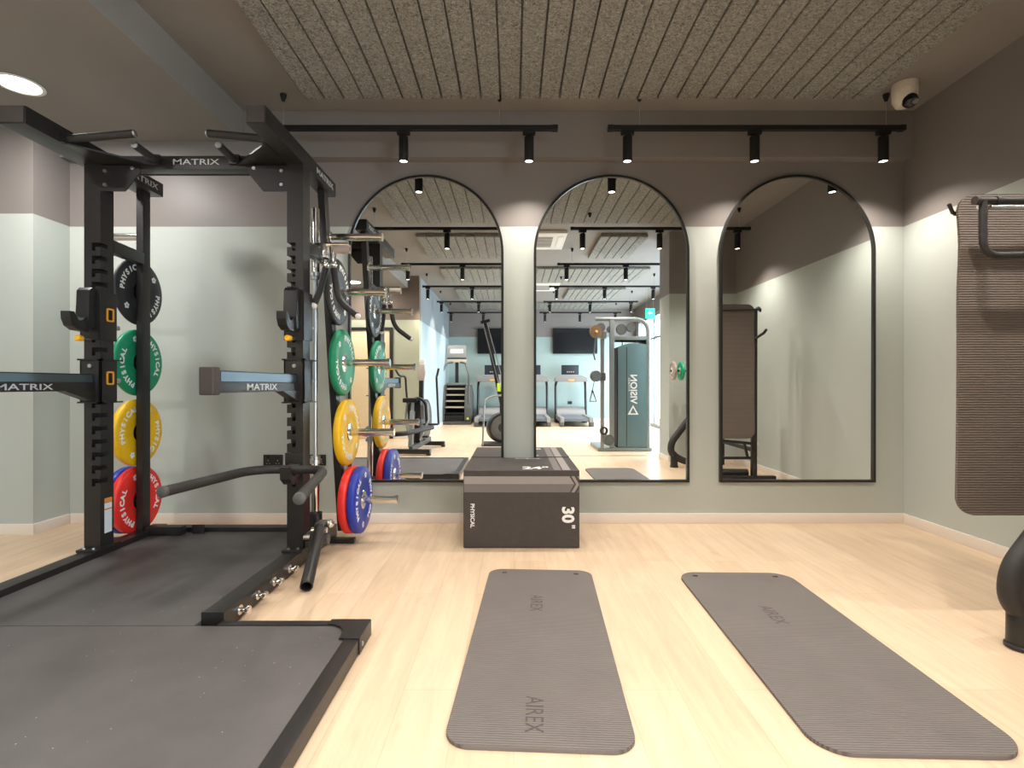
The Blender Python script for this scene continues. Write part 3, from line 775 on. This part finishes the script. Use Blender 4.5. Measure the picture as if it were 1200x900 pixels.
b = MB().lathe([(.09, .03), (.09, .042), (.24, .042), (.24, .03), (.10, .028)], (bx, by, 0), n=24); b.box(bx-.05, bx+.05, by-.05, by+.05, .088, .10, .003); b.build('barbell_holder', 'black', rack)

# handle hanging on the rack
o = thing('row_handle', 'black twin-grip row handle hanging from a peg beside the right rear upright', 'cable attachment', (-1.15, 3.3, 1.9))
hx, hy = -1.135, 3.19
b = MB(); b.cyl((hx-.10, hy, 1.925), (hx+.11, hy, 1.925), .012); b.box(hx-.055, hx-.015, hy-.03, hy+.03, 1.84, 1.92, .006); b.cyl((hx-.035, hy, 1.83), (hx-.035, hy, 1.78), .017); b.cyl((hx+.02, hy, 1.92), (hx+.02, hy, 1.78), .013)
b.sphere((hx-.035, hy, 1.80), .024); b.sphere((hx+.02, hy, 1.80), .02)
b.build('swivel', 'chrome', o)
g = MB().lathe([(0, .018), (.10, .018), (.10, .027), (.0, .027)], (hx+.02, hy, 1.895), (1, 0, 0), 20, closed=True); g.build('peg_sleeve', 'pink_grey', o)
g1 = fillet([(hx-.03, hy-.005, 1.775), (hx-.055, hy-.04, 1.62), (hx-.075, hy-.07, 1.545)], .05, 6)
a1 = MB().tube(g1, .0205, 16).build('grip', 'grip', o)
MB().sphere((hx-.077, hy-.073, 1.535), .021).build('end_cap', 'white_plastic', o)
g2 = fillet([(hx+.02, hy, 1.775), (hx+.055, hy-.02, 1.575), (hx+.185, hy-.08, 1.475)], .07, 8)
a2 = MB().tube(g2, .0205, 16).build('grip', 'grip', o)
MB().sphere((hx+.195, hy-.085, 1.468), .018).build('end_cap', 'white_plastic', o)

# ------------------------------------------------------------------ lifting platform
PX0, PX1, PY0, PY1, PT = -3.13, -.605, .88, 2.17, .060
o = thing('lifting_platform', 'wide black rubber lifting platform with steel edge frame in front of the rack', 'lifting platform', (-1.866, 1.5, 0))
fw = .06
MB().box(PX0+fw, PX1-fw, PY0+fw, PY1-.042, .004, PT-.002, .003).build('rubber_panel', 'rubber', o)
MB().box(PX1-fw, PX1, PY0, PY1, .001, PT+.002, .006).build('edge_rail', 'black', o)
MB().box(PX0, PX0+fw, PY0, PY1, .001, PT+.002, .006).build('edge_rail', 'black', o)
MB().box(PX0+fw, PX1-fw, PY0, PY0+fw, .001, PT+.002, .006).build('edge_rail', 'black', o)
MB().box(UR1+.0, PX1-fw, PY1-.040, PY1, .001, PT+.002, .005).build('edge_rail', 'black', o)
MB().box(PX0+fw, UL0, PY1-.040, PY1, .001, PT+.002, .005).build('edge_rail', 'black', o)
for sx, x in ((-1, PX1), (1, PX0)):
    k = [(0, 0), (sx*.165, 0), (sx*.165, -.042)] + [(sx*(.165-.085*math.sin(R(t))), -.127+.085*math.cos(R(t))) for t in (0, 22, 45, 67, 90)] + [(sx*.08, -.165), (0, -.165)]
    MB().prism(k, (x-sx*.002, PY1+.002, PT+.001), (1, 0, 0), (0, 1, 0), (0, 0, .006), .0015).build('corner_bracket', 'plastic', o)
    c = MB().box(min(x, x-sx*.004), max(x, x-sx*.004), PY1-.163, PY1+.002, .002, PT+.005, .0015)
    c.build('corner_cheek', 'plastic', o)
    MB().cyl((x-sx*.004, PY1-.13, .03), (x-sx*.008, PY1-.13, .03), .009, n=12).build('bolt', 'steel', o)
o = tag(MB().box(UL1+.002, UR0-.002, PY1-.036, 3.495, .004, PT-.003, .003).build('rubber_floor_panel', 'rubber2'), 'black rubber floor panel filling the inside of the rack base', 'rubber panel')

# ------------------------------------------------------------------ jump box
BX0, BX1, BY0, BY1, BH = -.325, .425, 3.318, 3.896, .505
o = thing('jump_box', 'dark foam jump box with grey stripes and white 30 inch marking, against the wall', 'jump box', ((BX0+BX1)/2, 3.6, 0))
MB().box(BX0, BX1, BY0, BY1, .002, BH, .010, 3).build('foam_body', 'box_dark', o)
fy = BY0-.0003
def fr(poly, d=.0016): return MB().prism(poly, (BX0, fy+.0008, 0), (1, 0, 0), (0, 0, 1), (0, -d, 0))
W = BX1-BX0
fr([(.004, .415), (.004, .465), (.685, .465), (.715, .415)]).build('stripe', 'stripe_light', o)
fr([(.004, .362), (.004, .4145), (.715, .4145), (.685, .362)]).build('stripe', 'stripe_mid', o)
c = fr([(.697, .465), (.717, .465), (.745, .416), (.745, .409), (.717, .362), (.697, .362), (.728, .4135)]); c.build('chevron', 'stripe_light', o)
fr([(.735, .465), (.746, .465), (.746, .447)]).build('chevron', 'stripe_light', o)
fr([(.735, .362), (.746, .380), (.746, .362)]).build('chevron', 'stripe_mid', o)
MB().text('30', .105, mtx((BX0+.672, fy, .218), (0, 0, -1), (1, 0, 0)), 1.0, .0016, .004).build('lettering', 'white', o)
MB().text('"', .07, mtx((BX0+.690, fy, .140), (0, 0, -1), (1, 0, 0)), 1.0, .0016, .002).build('lettering', 'white', o)
MB().text('PHYSICAL', .036, mtx((BX0+.058, fy, .212), (0, 0, -1), (1, 0, 0)), .98, .0016, .0008).build('lettering', 'white', o)
ty = BH+.0002
def tp(poly): return MB().prism(poly, (BX0, 0, ty-.0008), (1, 0, 0), (0, 1, 0), (0, 0, .0016))
tp([(.585, BY0+.004), (.632, BY0+.004), (.632, BY1-.004), (.585, BY1-.004)]).build('stripe', 'stripe_mid', o)
tp([(.642, BY0+.004), (.692, BY0+.004), (.692, BY1-.004), (.642, BY1-.004)]).build('stripe', 'stripe_light', o)
MB().text('24"', .13, mtx((BX0+.47, BY0+.085, ty), (1, 0, 0), (0, 1, 0)), 1.0, .0016, .004).build('lettering', 'white', o)
MB().text('PHYSICAL', .042, mtx((BX0+.43, BY1-.06, ty), (1, 0, 0), (0, 1, 0)), 1.0, .0016, .001).build('lettering', 'grey_print', o)

# ------------------------------------------------------------------ exercise mats
def flat_mat(w, l, t, r, hole_y, hole_x):
    """slab with rounded corners and two eyelets, lying in XY, centre at origin"""
    bm = bmesh.new()
    def loop(pts):
        vs = [bm.verts.new((x, y, 0)) for x, y in pts]
        return [bm.edges.new((vs[i], vs[(i+1) % len(vs)])) for i in range(len(vs))]
    es = loop(rounded(-w/2, w/2, -l/2, l/2, r, 10))
    for s in (-1, 1):
        es += loop([(s*hole_x + .016*math.cos(2*PI*i/14), hole_y + .012*math.sin(2*PI*i/14)) for i in range(14)])
    bmesh.ops.triangle_fill(bm, edges=es, use_beauty=True)
    r_ = bmesh.ops.extrude_face_region(bm, geom=list(bm.faces))
    vs = [g for g in r_['geom'] if isinstance(g, bmesh.types.BMVert)]
    bmesh.ops.translate(bm, verts=vs, vec=(0, 0, t))
    return bm
def exercise_mat(w, l, loc, rz, label, r, texts):
    o = thing('exercise_mat', label, 'exercise mat', loc, 'foam exercise mats on the floor')
    m = MB(); m.bm.free(); m.bm = flat_mat(w, l, .012, r, l/2-.055, w/2-.085)
    bmesh.ops.translate(m.bm, verts=m.bm.verts, vec=loc)
    m.build('foam_sheet', 'mat', o, 30)
    lx, ly, lz = loc
    for yy, sz in [(ly+q, .083) for q in texts]:
        t = MB().text('AIREX', sz, mtx((lx-.02, yy, lz+.0121), (0, -1, 0), (1, 0, 0)), .80, .0006, 0)
        t.build('lettering', 'mat_text', o)
    o.rotation_euler = (0, 0, rz)
    return o
exercise_mat(.565, 1.43, (.112, 2.19, .0005), R(-3.0), 'taupe ribbed foam mat lying centre, in front of the jump box', .075, (.27, -.56))
exercise_mat(.60, 1.41, (1.190, 2.155, .0005), R(-1.5), 'taupe ribbed foam mat lying on the right of the other floor mat', .10, (.18,))

# ------------------------------------------------------------------ storage stand on the right with hung mat
o = thing('mat_stand', 'black tubular storage stand with curved feet, cut off at the right edge', 'storage stand', (2.35, 1.9, 0))
def jframe(y, w=.07, th=.055):
    # rising beam and floor bar, one swept tube
    p = fillet([(2.62, y, 1.12), (2.36, y, .80), (1.995, y, .315), (1.985, y, .18), (2.16, y, .065), (2.62, y, .06)], .12, 8)
    MB().tube(p, .043, 20).build('curved_leg', 'grip', o)
    MB().lathe([(.004, 0), (.004, .052), (.016, .052), (.020, .045), (.022, .046), (.17, .044), (.20, .02), (.2, 0)], (2.03, y, 0), n=28).build('foot_post', 'plastic', o)
jframe(2.06); jframe(1.32)
MB().box(2.2, 2.87, 2.155, 2.215, .004, .05, .008).build('floor_bar', 'black', o)
b = MB(); 
up = MB().beam((2.635, 2.185, .05), (2.635, 2.185, 1.88), .055, .05, .006, (0, 1, 0)); up.build('upright', 'black', o)
MB().beam((2.635, 1.32, 1.02), (2.635, 1.32, .03), .05, .05, .005, (0, 1, 0)).build('upright', 'black', o)
for z in (.40, .24): MB().cyl((2.66, 2.185, z), (2.672, 2.185, z), .022).build('cap', 'white_plastic', o)
MB().beam((2.635, 2.16, .40), (2.2, 2.16, .44), .03, .03, .003).build('brace', 'black', o)
MB().beam((2.635, 2.16, .24), (2.2, 2.16, .24), .03, .03, .003).build('brace', 'black', o)
MB().beam((2.54, 2.16, .41), (2.58, 2.16, .24), .025, .025, .003).build('brace', 'black', o)
MB().beam((2.635, 2.16, .33), (2.635, 1.345, .33), .04, .04, .003).build('brace', 'black', o)
MB().tube([(2.64, 2.2, 1.55), (2.66, 2.36, 1.60), (2.665, 2.40, 1.63)], .014).build('mat_peg', 'black', o)
# loop handle in front of the mat
Yh = 2.20; sc = Yh/603
def hp(px, py, y=Yh): return (((px-602)*y/603), y, CH + (451-py)*y/603)
lp = fillet([hp(1152, 236), hp(1152, 300), hp(1290, 296), hp(1290, 236)], .075, 8)
lo_ = MB().tube(lp, .015, 16); lo_.build('loop_handle', 'grip', o)
a_, c_ = hp(1143, 235), hp(1292, 235)
tb_ = MB().cyl(a_, c_, .0145); tb_.cyl(hp(1166, 235), hp(1171, 235), .018); tb_.build('top_bar', 'grip', o)
MB().cyl(hp(1142, 235), hp(1147, 235), .0185).build('end_cap', 'brown_pad', o)
lp2 = hp(1210, 244)
MB().cyl(hp(1160, 243), hp(1280, 243), .010).build('rod', 'steel', o)
MB().tube(fillet([(2.28, Yh, 1.845), (2.45, Yh+.005, 1.85), (2.635, 2.185, 1.84)], .08), .016).build('top_link', 'grip', o)
MB().tube(fillet([(2.635, 2.185, 1.86), (2.635, 2.30, 1.885), (2.635, 2.33, 1.83)], .03), .012).build('top_link', 'grip', o)
MB().cyl((2.01, 2.345, 1.835), (2.635, 2.345, 1.850), .010).build('hanging_rod', 'black', o)
MB().tube([(2.02, 2.345, 1.832), (2.0, 2.345, 1.84), (1.975, 2.335, 1.875)], .008).build('hook', 'plastic', o)
# discs stored on a peg of the stand
MB().cyl((2.0, 1.26, 1.22), (2.64, 1.26, 1.22), .013).build('disc_peg', 'black', o)
MB().beam((2.62, 1.32, .98), (2.62, 1.28, 1.25), .05, .05, .004).build('upright', 'black', o)
for x, m, lab in ((2.035, 'pink_grey', 'taupe grip disc on the stand, left of the green one in the middle mirror'), (2.135, 'green_disc', 'green grip disc on the stand, at the right edge of the middle mirror')):
    d = thing('weight_disc', lab, 'weight disc', (x, 1.26, 1.22), 'small weight discs')
    MB().lathe([(-.018, .016), (-.018, .05), (-.012, .055), (-.012, .085), (-.018, .09), (-.018, .11), (-.012, .118), (.012, .118), (.018, .11), (.018, .016)], (x, 1.26, 1.22), (1, 0, 0), 48, closed=True).build('rubber_disc', m, d)
    MB().lathe([(-.021, .015), (-.021, .042), (.021, .042), (.021, .015)], (x, 1.26, 1.22), (1, 0, 0), 32, closed=True).build('hub', 'white_plastic', d)
# hung mat
t = thing('hanging_mat', 'brown ribbed foam mat hanging from the stand at the right edge', 'exercise mat', (2.28, 2.30, .47))
m = MB(); m.bm.free(); m.bm = flat_mat(.60, 1.44, .012, .085, .66, .20)
bmesh.ops.subdivide_edges(m.bm, edges=[e for e in m.bm.edges if abs(e.verts[0].co.y - e.verts[1].co.y) > .2], cuts=24, use_grid_fill=False)
for v in m.bm.verts:
    x, y, z = v.co
    # slight waist below the top corners, as the sheet hangs
    k = math.exp(-((y-.50)/.16)**2)*.012
    v.co = (2.285 + x - (k if x > 0 else -k)*abs(x)/.3, 2.318 - z - .010*math.cos(y*2.2), 1.19 + y)
m.build('foam_sheet', 'mat_hung', t, 40)

# ------------------------------------------------------------------ equipment behind the camera (seen in the mirrors)
# cable tower
o = thing('cable_tower', 'grey cable machine tower with white lettering, reflected in the middle mirror', 'cable machine', (1.75, -.4, 0))
ty0 = -.16
MB().box(1.31, 2.15, -1.0, ty0, .003, .055, .01).build('base', 'tower', o)
arch = fillet([(1.27, ty0-.05, 2.06), (2.10, ty0-.05, 2.06), (2.10, ty0-.05, .05)], .22, 10)
MB().tube(arch, .033, 12).build('arch_frame', 'tower', o)
MB().box(1.50, 1.565, ty0-.10, ty0-.02, .05, 2.05, .006).build('column', 'tower', o)
MB().box(1.50, 2.08, ty0-.08, ty0-.03, 1.735, 1.795, .006).build('cross_tube', 'tower', o)
MB().box(1.355, 1.41, ty0-.07, ty0-.02, .05, 1.76, .006).build('guide_column', 'silver', o)
sh = [(1.625, .06), (2.10, .06), (2.10, 1.66), (1.98, 1.68), (1.80, 1.68), (1.70, 1.655), (1.625, 1.62)]
s_ = MB().prism(sh, (0, ty0-.30, 0), (1, 0, 0), (0, 0, 1), (0, .27, 0), .012); so = s_.build('shroud', 'shroud', o)
MB().box(1.755, 1.765, ty0-.031, ty0-.0285, .08, 1.62).build('seam', 'matte_black', so)
MB().box(1.612, 1.624, ty0-.30, ty0-.03, .06, 1.62).build('side_trim', 'matte_black', so)
MB().text('VISION', .145, mtx((1.865, ty0-.0285, .97), (0, 0, 1), (1, 0, 0)), 1.0, .003, .003).build('lettering', 'white', so)
MB().text('FITNESS', .040, mtx((1.797, ty0-.0285, 1.04), (0, 0, 1), (1, 0, 0)), 1.5, .003).build('lettering', 'white', so)
lg = MB()
lg.prism([(-.085, -.06), (.085, -.06), (.0, .09)], (1.86, ty0-.029, .63), (1, 0, 0), (0, 0, 1), (0, .003, 0)); lg.build('logo', 'white', so)
lg = MB(); lg.prism([(-.045, -.04), (.05, -.04), (.0, .05)], (1.86, ty0-.0275, .63), (1, 0, 0), (0, 0, 1), (0, .0035, 0)); lg.build('logo_cutout', 'shroud', so)
MB().lathe([(-.02, 0), (-.02, .10), (.02, .10), (.02, 0)], (1.27, ty0+.02, 1.86), (.4, 1, 0), 32).build('pulley', 'bronze', o)
MB().cyl((1.27, ty0+.03, 1.86), (1.285, ty0+.055, 1.86), .018).build('pulley_hub', 'yellow_knob', o)
for x, z, r_ in ((1.36, 1.93, .07), (1.50, 1.90, .05), (1.68, 1.90, .085), (1.83, 1.93, .07)):
    MB().lathe([(-.018, 0), (-.018, r_), (-.008, r_-.01), (.008, r_-.01), (.018, r_), (.018, 0)], (x, ty0-.05, z), (.25, 1, 0), 28).build('pulley', 'grey_mach', o)
MB().box(1.32, 1.44, ty0-.09, ty0, 1.75, 1.86, .01).build('pulley_bracket', 'steel', o)
MB().box(1.33, 1.43, ty0-.09, ty0, 1.10, 1.22, .01).build('carriage', 'grey_mach', o)
MB().lathe([(-.03, 0), (-.03, .085), (.03, .085), (.03, 0)], (1.27, ty0+.01, 1.17), (.5, 1, 0), 28).build('pulley', 'grey_mach', o)
MB().tube([(1.26, ty0+.02, 1.78), (1.25, ty0+.02, 1.6), (1.24, ty0+.02, 1.5), (1.26, ty0+.02, 1.42)], .012, 8).build('cable', 'grey_mach', o)
MB().tube([(1.25, ty0+.02, 1.1), (1.22, ty0+.02, .95)], .005, 8).build('cable', 'matte_black', o)
MB().tube([(1.22, ty0+.02, .95), (1.18, ty0+.02, .78), (1.28, ty0+.02, .78), (1.22, ty0+.02, .95)], .011, 8).build('stirrup_handle', 'plastic', o)
MB().lathe([(-.03, 0), (-.03, .085), (.03, .085), (.03, 0)], (1.47, ty0+.01, .18), (.3, 1, 0), 28).build('pulley', 'grey_mach', o)
MB().lathe([(-.02, .04), (-.02, .065), (.02, .065), (.02, .04)], (1.40, ty0-.0, .32), (.3, 1, 0), 24, closed=True).build('pulley', 'plastic', o)
g = MB()
for x in (1.72, 1.95): g.cyl((x, ty0-.15, 1.6), (x, ty0-.15, 1.78), .016)
g.build('guide_rod', 'chrome', o)
MB().box(1.60, 2.06, ty0-.2, ty0-.1, 1.71, 1.745, .005).build('stack_top', 'matte_black', o)
MB().box(2.0, 2.08, ty0-.25, ty0-.1, 1.55, 1.745, .005).build('cover', 'matte_black', o)

# treadmills
def make_treadmill():
    o = thing('treadmill', '', 'treadmill', (0, 0, 0), 'row of treadmills at the far wall')
    # +Y = rear end (towards the mirrors), -Y = console end
    MB().box(-.30, .30, -.75, .80, .13, .20, .02).build('running_belt', 'belt', o)
    for s in (-1, 1):
        MB().box(s*.30 if s > 0 else -.40, .40 if s > 0 else -.30, -.75, .82, .10, .225, .02).build('side_rail', 'grey_light', o)
        MB().tube(fillet([(s*.40, -.50, .10), (s*.40, -.62, 1.02), (s*.36, -.45, 1.16)], .1), .033, 12).build('upright', 'plastic', o)
        MB().box(s*.36-.05, s*.36+.05, .62, .82, .003, .12, .02).build('rear_foot', 'grey_mach', o)
        MB().box(s*.37-.05, s*.37+.05, -.85, -.4, .003, .12, .02).build('front_foot', 'plastic', o)
    MB().prism([(-1.0, .12), (-.42, .12), (-.42, .24), (-.52, .36), (-.70, .42), (-.92, .40), (-1.0, .28)], (-.38, 0, 0), (0, 1, 0), (0, 0, 1), (.76, 0, 0), .03).build('motor_hood', 'grey_light', o)
    MB().prism([(-.44, -.07), (-.30, -.085), (.30, -.085), (.44, -.07), (.42, .03), (.24, .10), (-.24, .10), (-.42, .03)], (0, -.72, 1.17), (1, 0, 0), (0, 0, 1), (0, .30, 0), .015).build('console', 'grey_light', o)
    MB().box(-.40, .40, -.50, -.425, 1.085, 1.115, .01).build('grab_bar', 'plastic', o)
    MB().box(-.085, .085, -.425, -.41, 1.11, 1.15, .01).build('sensor_grip', 'orange', o)
    sc_ = MB().box(-.235, .235, -.72, -.68, 1.28, 1.54, .012, 2).build('screen', 'dark_screen', o)
    g = MB()
    for i in range(4): g.box(-.09+i*.055, -.06+i*.055, -.68, -.6785, 1.34, 1.37)
    g.build('screen_tiles', 'pink_grey', o)
    return o
tm = make_treadmill(); tm['label'] = 'grey treadmill reflected beside the cable tower in the middle mirror'; tm.location = (1.52, -5.35, 0)
dup(tm, (.49, -5.35, 0), 'grey treadmill cut by the left edge of the middle mirror reflection')
dup(tm, (-.55, -5.35, 0), 'grey treadmill beside the stair climber in the left mirror reflection')

# stair climber
o = thing('stair_climber', 'grey stair climber with tan step edges at the far end, left mirror', 'stair climber', (-1.50, -5.5, 0))
cx = -1.50; ys = -5.15
MB().box(cx-.42, cx+.42, -6.2, ys, .003, .09, .03).build('base', 'grey_mach', o)
for s in (-1, 1):
    prof = [(ys-.02, .09), (ys-.02, .42), (ys-.22, .95), (ys-.45, 1.02), (ys-.95, .80), (ys-.95, .09)]
    xa = cx + (.25 if s > 0 else -.42)
    MB().prism(prof, (xa, 0, 0), (0, 1, 0), (0, 0, 1), (.17, 0, 0), .03).build('side_cover', 'grey_mach', o)
    MB().tube(fillet([(cx+s*.36, ys-.05, .55), (cx+s*.36, ys-.12, 1.25), (cx+s*.24, ys-.45, 1.58), (cx+s*.1, ys-.55, 1.60)], .12), .024, 12).build('handrail', 'grey_mach', o)
    MB().cyl((cx+s*.34, ys+.0, .16), (cx+s*.34, ys+.006, .16), .03).build('indicator', 'tag', o)
MB().prism([(ys-.40, 1.0), (ys-.44, 1.06), (ys-.62, 1.0), (ys-.62, .9)], (cx-.26, 0, 0), (0, 1, 0), (0, 0, 1), (.52, 0, 0), .01).build('top_cover', 'grey_mach', o)
for i in range(5):
    y1 = ys-.03-.08*i; z = .30 + .155*i
    st = MB().box(cx-.25, cx+.25, y1-.40, y1, z-.03, z, .006).build('step', 'plastic', o)
    if 0 < i: MB().box(cx-.24, cx+.24, y1-.001, y1+.008, z-.035, z+.005, .002).build('step_edge', 'step_tan', st)
MB().box(cx-.25, cx+.25, ys-.6, ys-.5, .09, .95).build('riser_back', 'matte_black', o)
MB().box(cx-.24, cx+.24, ys-.08, ys-.03, .10, .24, .01).build('kick_panel', 'matte_black', o)
MB().beam((cx, ys-.62, .95), (cx, ys-.62, 1.65), .09, .05, .01, (0, 1, 0)).build('console_post', 'plastic', o)
MB().box(cx-.26, cx+.26, ys-.60, ys-.54, 1.60, 1.68, .015).build('grip_bar', 'step_tan', o)
sc_ = MB().box(cx-.25, cx+.25, ys-.66, ys-.58, 1.69, 2.05, .03).build('console', 'grey_light', o)
MB().box(cx-.17, cx+.17, ys-.581, ys-.578, 1.84, 1.95).build('display', 'white', sc_)
MB().box(cx-.25, cx+.25, ys-.60, ys-.55, 1.66, 1.72, .01).build('tray', 'plastic', sc_)

# televisions
def tv(x0, x1, label):
    o = thing('television', label, 'television', ((x0+x1)/2, FY, 1.88), 'wall televisions')
    MB().box(x0, x1, FY+.04, FY+.085, 1.86, 2.56, .006).build('casing', 'plastic', o)
    MB().box(x0+.012, x1-.012, FY+.085, FY+.087, 1.875, 2.548).build('screen', 'tv', o)
    MB().box((x0+x1)/2-.2, (x0+x1)/2+.2, FY+.001, FY+.042, 2.05, 2.35, .004).build('wall_bracket', 'matte_black', o)
tv(-1.0, .23, 'dark wall television above the treadmill in the left mirror reflection')
tv(1.08, 2.31, 'dark wall television above the treadmill in the middle mirror reflection')
o = tag(MB().box(1.50, 1.62, FY, FY+.01, .47, .55, .003).build('wall_socket', 'plastic'), 'dark wall socket under the far treadmill console, middle mirror', 'socket')

# air bike
o = thing('exercise_bike', 'grey air bike with moving handles behind the platform, left mirror reflection', 'exercise bike', (-1.45, -.3, 0))
bx = -1.46
for y, w in ((.26, .30), (-.78, .26)):
    MB().box(bx-w, bx+w, y-.05, y+.05, .02, .09, .02).build('stabilizer', 'plastic', o)
    for s in (-1, 1): MB().cyl((bx+s*w*.9, y, .03), (bx+s*w*.9, y, .001), .035).build('foot', 'grip', o)
MB().beam((bx, .26, .09), (bx, -.78, .13), .06, .08, .01).build('frame_rail', 'grey_mach', o)
MB().beam((bx-.04, .13, .10), (bx-.04, .03, .64), .06, .09, .01, (0, 1, 0)).build('seat_tube', 'silver', o)
MB().beam((bx-.04, .03, .60), (bx-.04, .02, .78), .035, .05, .004, (0, 1, 0)).build('seat_post', 'steel', o)
MB().prism([(.16, -.11), (.13, .11), (-.05, .035), (-.13, .02), (-.13, -.02), (-.05, -.035)], (bx-.04, .03, .77), (0, 1, 0), (1, 0, 0), (0, 0, .07), .02).build('saddle', 'plastic', o)
MB().cyl((bx-.04, .08, .5), (bx-.04, .13, .5), .022).build('adjuster_knob', 'yellow_knob', o)
fan = MB().lathe([(-.05, .30), (-.065, .26), (-.065, .05), (-.05, 0), ], (bx, -.42, .48), (1, 0, 0), 40); fan.lathe([(.05, .30), (.065, .26), (.065, .05), (.05, 0)], (bx, -.42, .48), (1, 0, 0), 40)
fan.build('fan_guard', 'grey_mach', o)
MB().lathe([(-.05, .29), (-.05, .325), (.05, .325), (.05, .29)], (bx, -.42, .48), (1, 0, 0), 44, closed=True).build('fan_rim', 'plastic', o)
MB().prism([(-.12, .10), (.08, .10), (.10, .45), (.05, .75), (-.10, .78), (-.2, .4)], (bx-.075, -.15, .05), (0, 1, 0), (0, 0, 1), (.12, 0, 0), .02).build('chain_cover', 'plastic', o)
MB().beam((bx, -.30, .78), (bx, -.32, 1.22), .07, .06, .01, (0, 1, 0)).build('handle_mast', 'plastic', o)
MB().prism([(-.05, 0), (.05, 0), (.065, .12), (.04, .26), (-.04, .26), (-.065, .12)], (bx, -.32, 1.10), (1, 0, 0), (.0, -.15, 1), (0, .05, 0), .015).build('console', 'pink_grey', o)
MB().box(bx-.045, bx+.045, -.37, -.325, 1.37, 1.44, .01).build('display', 'white_plastic', o)
for s in (-1, 1):
    MB().tube(fillet([(bx+s*.24, -.45, .40), (bx+s*.25, -.32, .95), (bx+s*.25, -.28, 1.17), (bx+s*.30, -.12, 1.17), (bx+s*.34, -.06, 1.28)], .06), .017, 10).build('moving_arm', 'plastic', o)
    MB().cyl((bx+s*.05, -.15, .34), (bx+s*.09, -.15+s*.14, .34-s*.09), .018).build('crank', 'steel', o)
    MB().box(bx+s*.15-.05, bx+s*.15+.05, -.15+s*.14-.045, -.15+s*.14+.045, .34-s*.09-.012, .34-s*.09+.012, .005).build('pedal', 'plastic', o)

arch_ = [(bx-.13, -.08, .42), (bx-.13, -.10, .68)] + [(bx+.13*math.cos(R(a)), -.10, .68+.15*math.sin(R(a))) for a in range(165, 0, -15)] + [(bx+.13, -.10, .68), (bx+.15, -.08, .42)]
MB().tube(arch_, .022, 10).build('front_arch', 'plastic', o)
MB().box(bx-.10, bx+.10, -.13, -.10, .50, .72, .02).build('front_panel', 'grey_light', o)
for s in (-1, 1): MB().tube([(bx+s*.16, -.07, .75), (bx+s*.18, -.05, .5), (bx+s*.08, .05, .2)], .016, 10).build('side_tube', 'silver', o)
MB().cyl((bx-.26, -.2, .42), (bx+.30, -.2, .42), .016).build('foot_peg', 'plastic', o)
o.rotation_euler = (0, 0, R(6))

# rowing machine stood on end
o = thing('rowing_machine', 'black rowing machine stored upright with its rail leaning, left mirror edge', 'rowing machine', (-.28, -1.0, 0))
rxx = -.22; ry = -1.02
MB().box(rxx-.32, rxx+.15, ry-.2, ry+.25, .003, .04, .01).build('floor_foot', 'grip', o)
MB().lathe([(-.10, 0), (-.10, .15), (-.085, .24), (-.04, .255), (.04, .255), (.085, .24), (.10, .15), (.10, 0)], (rxx+.0, ry, .30), (.35, 1, 0), 44).build('flywheel_housing', 'plastic', o)
MB().lathe([(.101, .08), (.108, .10), (.108, .19), (.101, .21)], (rxx, ry, .30), (.35, 1, 0), 44).build('flywheel_vent', 'grey_mach', o)
MB().tube(fillet([(rxx-.30, ry+.25, .02), (rxx-.27, ry+.20, .78), (rxx-.12, ry+.16, .85), (rxx+.10, ry+.12, .85)], .08), .016, 10).build('front_leg', 'silver', o)
a_, c_ = Vector((rxx+.07, ry, .45)), Vector((rxx-.28, ry-.05, 2.12))
MB().beam(a_, c_, .075, .05, .006, (0, 1, 0)).build('monorail', 'plastic', o)
for s in (-1, 1):
    MB().beam(a_+Vector((s*.043, .01, .35)), c_+Vector((s*.035, .01, 0)), .013, .05, .002, (0, 1, 0)).build('rail_edge', 'steel', o)
MB().beam(c_+Vector((-.07, .03, -.02)), c_+Vector((.09, .03, .02)), .06, .05, .006, (0, 0, 1)).build('rail_stop', 'plastic', o)
MB().box(rxx-.06, rxx-.005, ry+.14, ry+.146, .92, 1.06, .002).build('tag', 'tag', o)
MB().box(rxx-.02, rxx+.12, ry-.04, ry+.05, .55, .92, .01).build('footboard', 'plastic', o)

# ------------------------------------------------------------------ light: daylight through the glazing
w = bpy.data.worlds.new('world'); S.world = w; w.use_nodes = True
bgn = w.node_tree.nodes['Background']
bgn.inputs['Color'].default_value = (.80, .92, 1.0, 1); bgn.inputs['Strength'].default_value = 2.2
for i in range(2):
    L = bpy.data.lights.new('daylight', 'AREA'); L.shape = 'RECTANGLE'; L.size = 2.5; L.size_y = 3.1; L.energy = 190; L.color = (.78, .91, 1.0)
    lo = bpy.data.objects.new('daylight', L); COL.objects.link(lo)
    lo.location = (GX+.35, FY+1.9+3.2*i, 1.4); lo.rotation_euler = (0, R(90), 0)

S.view_settings.view_transform = 'Standard'; S.view_settings.look = 'None'
S.view_settings.gamma = 1; S.view_settings.use_curve_mapping = False
S.view_settings.exposure = 0.56
S.cycles.use_denoising = True
S.cycles.max_bounces = 10; S.cycles.diffuse_bounces = 5; S.cycles.glossy_bounces = 6; S.cycles.transparent_max_bounces = 12
S.cycles.sample_clamp_indirect = 8
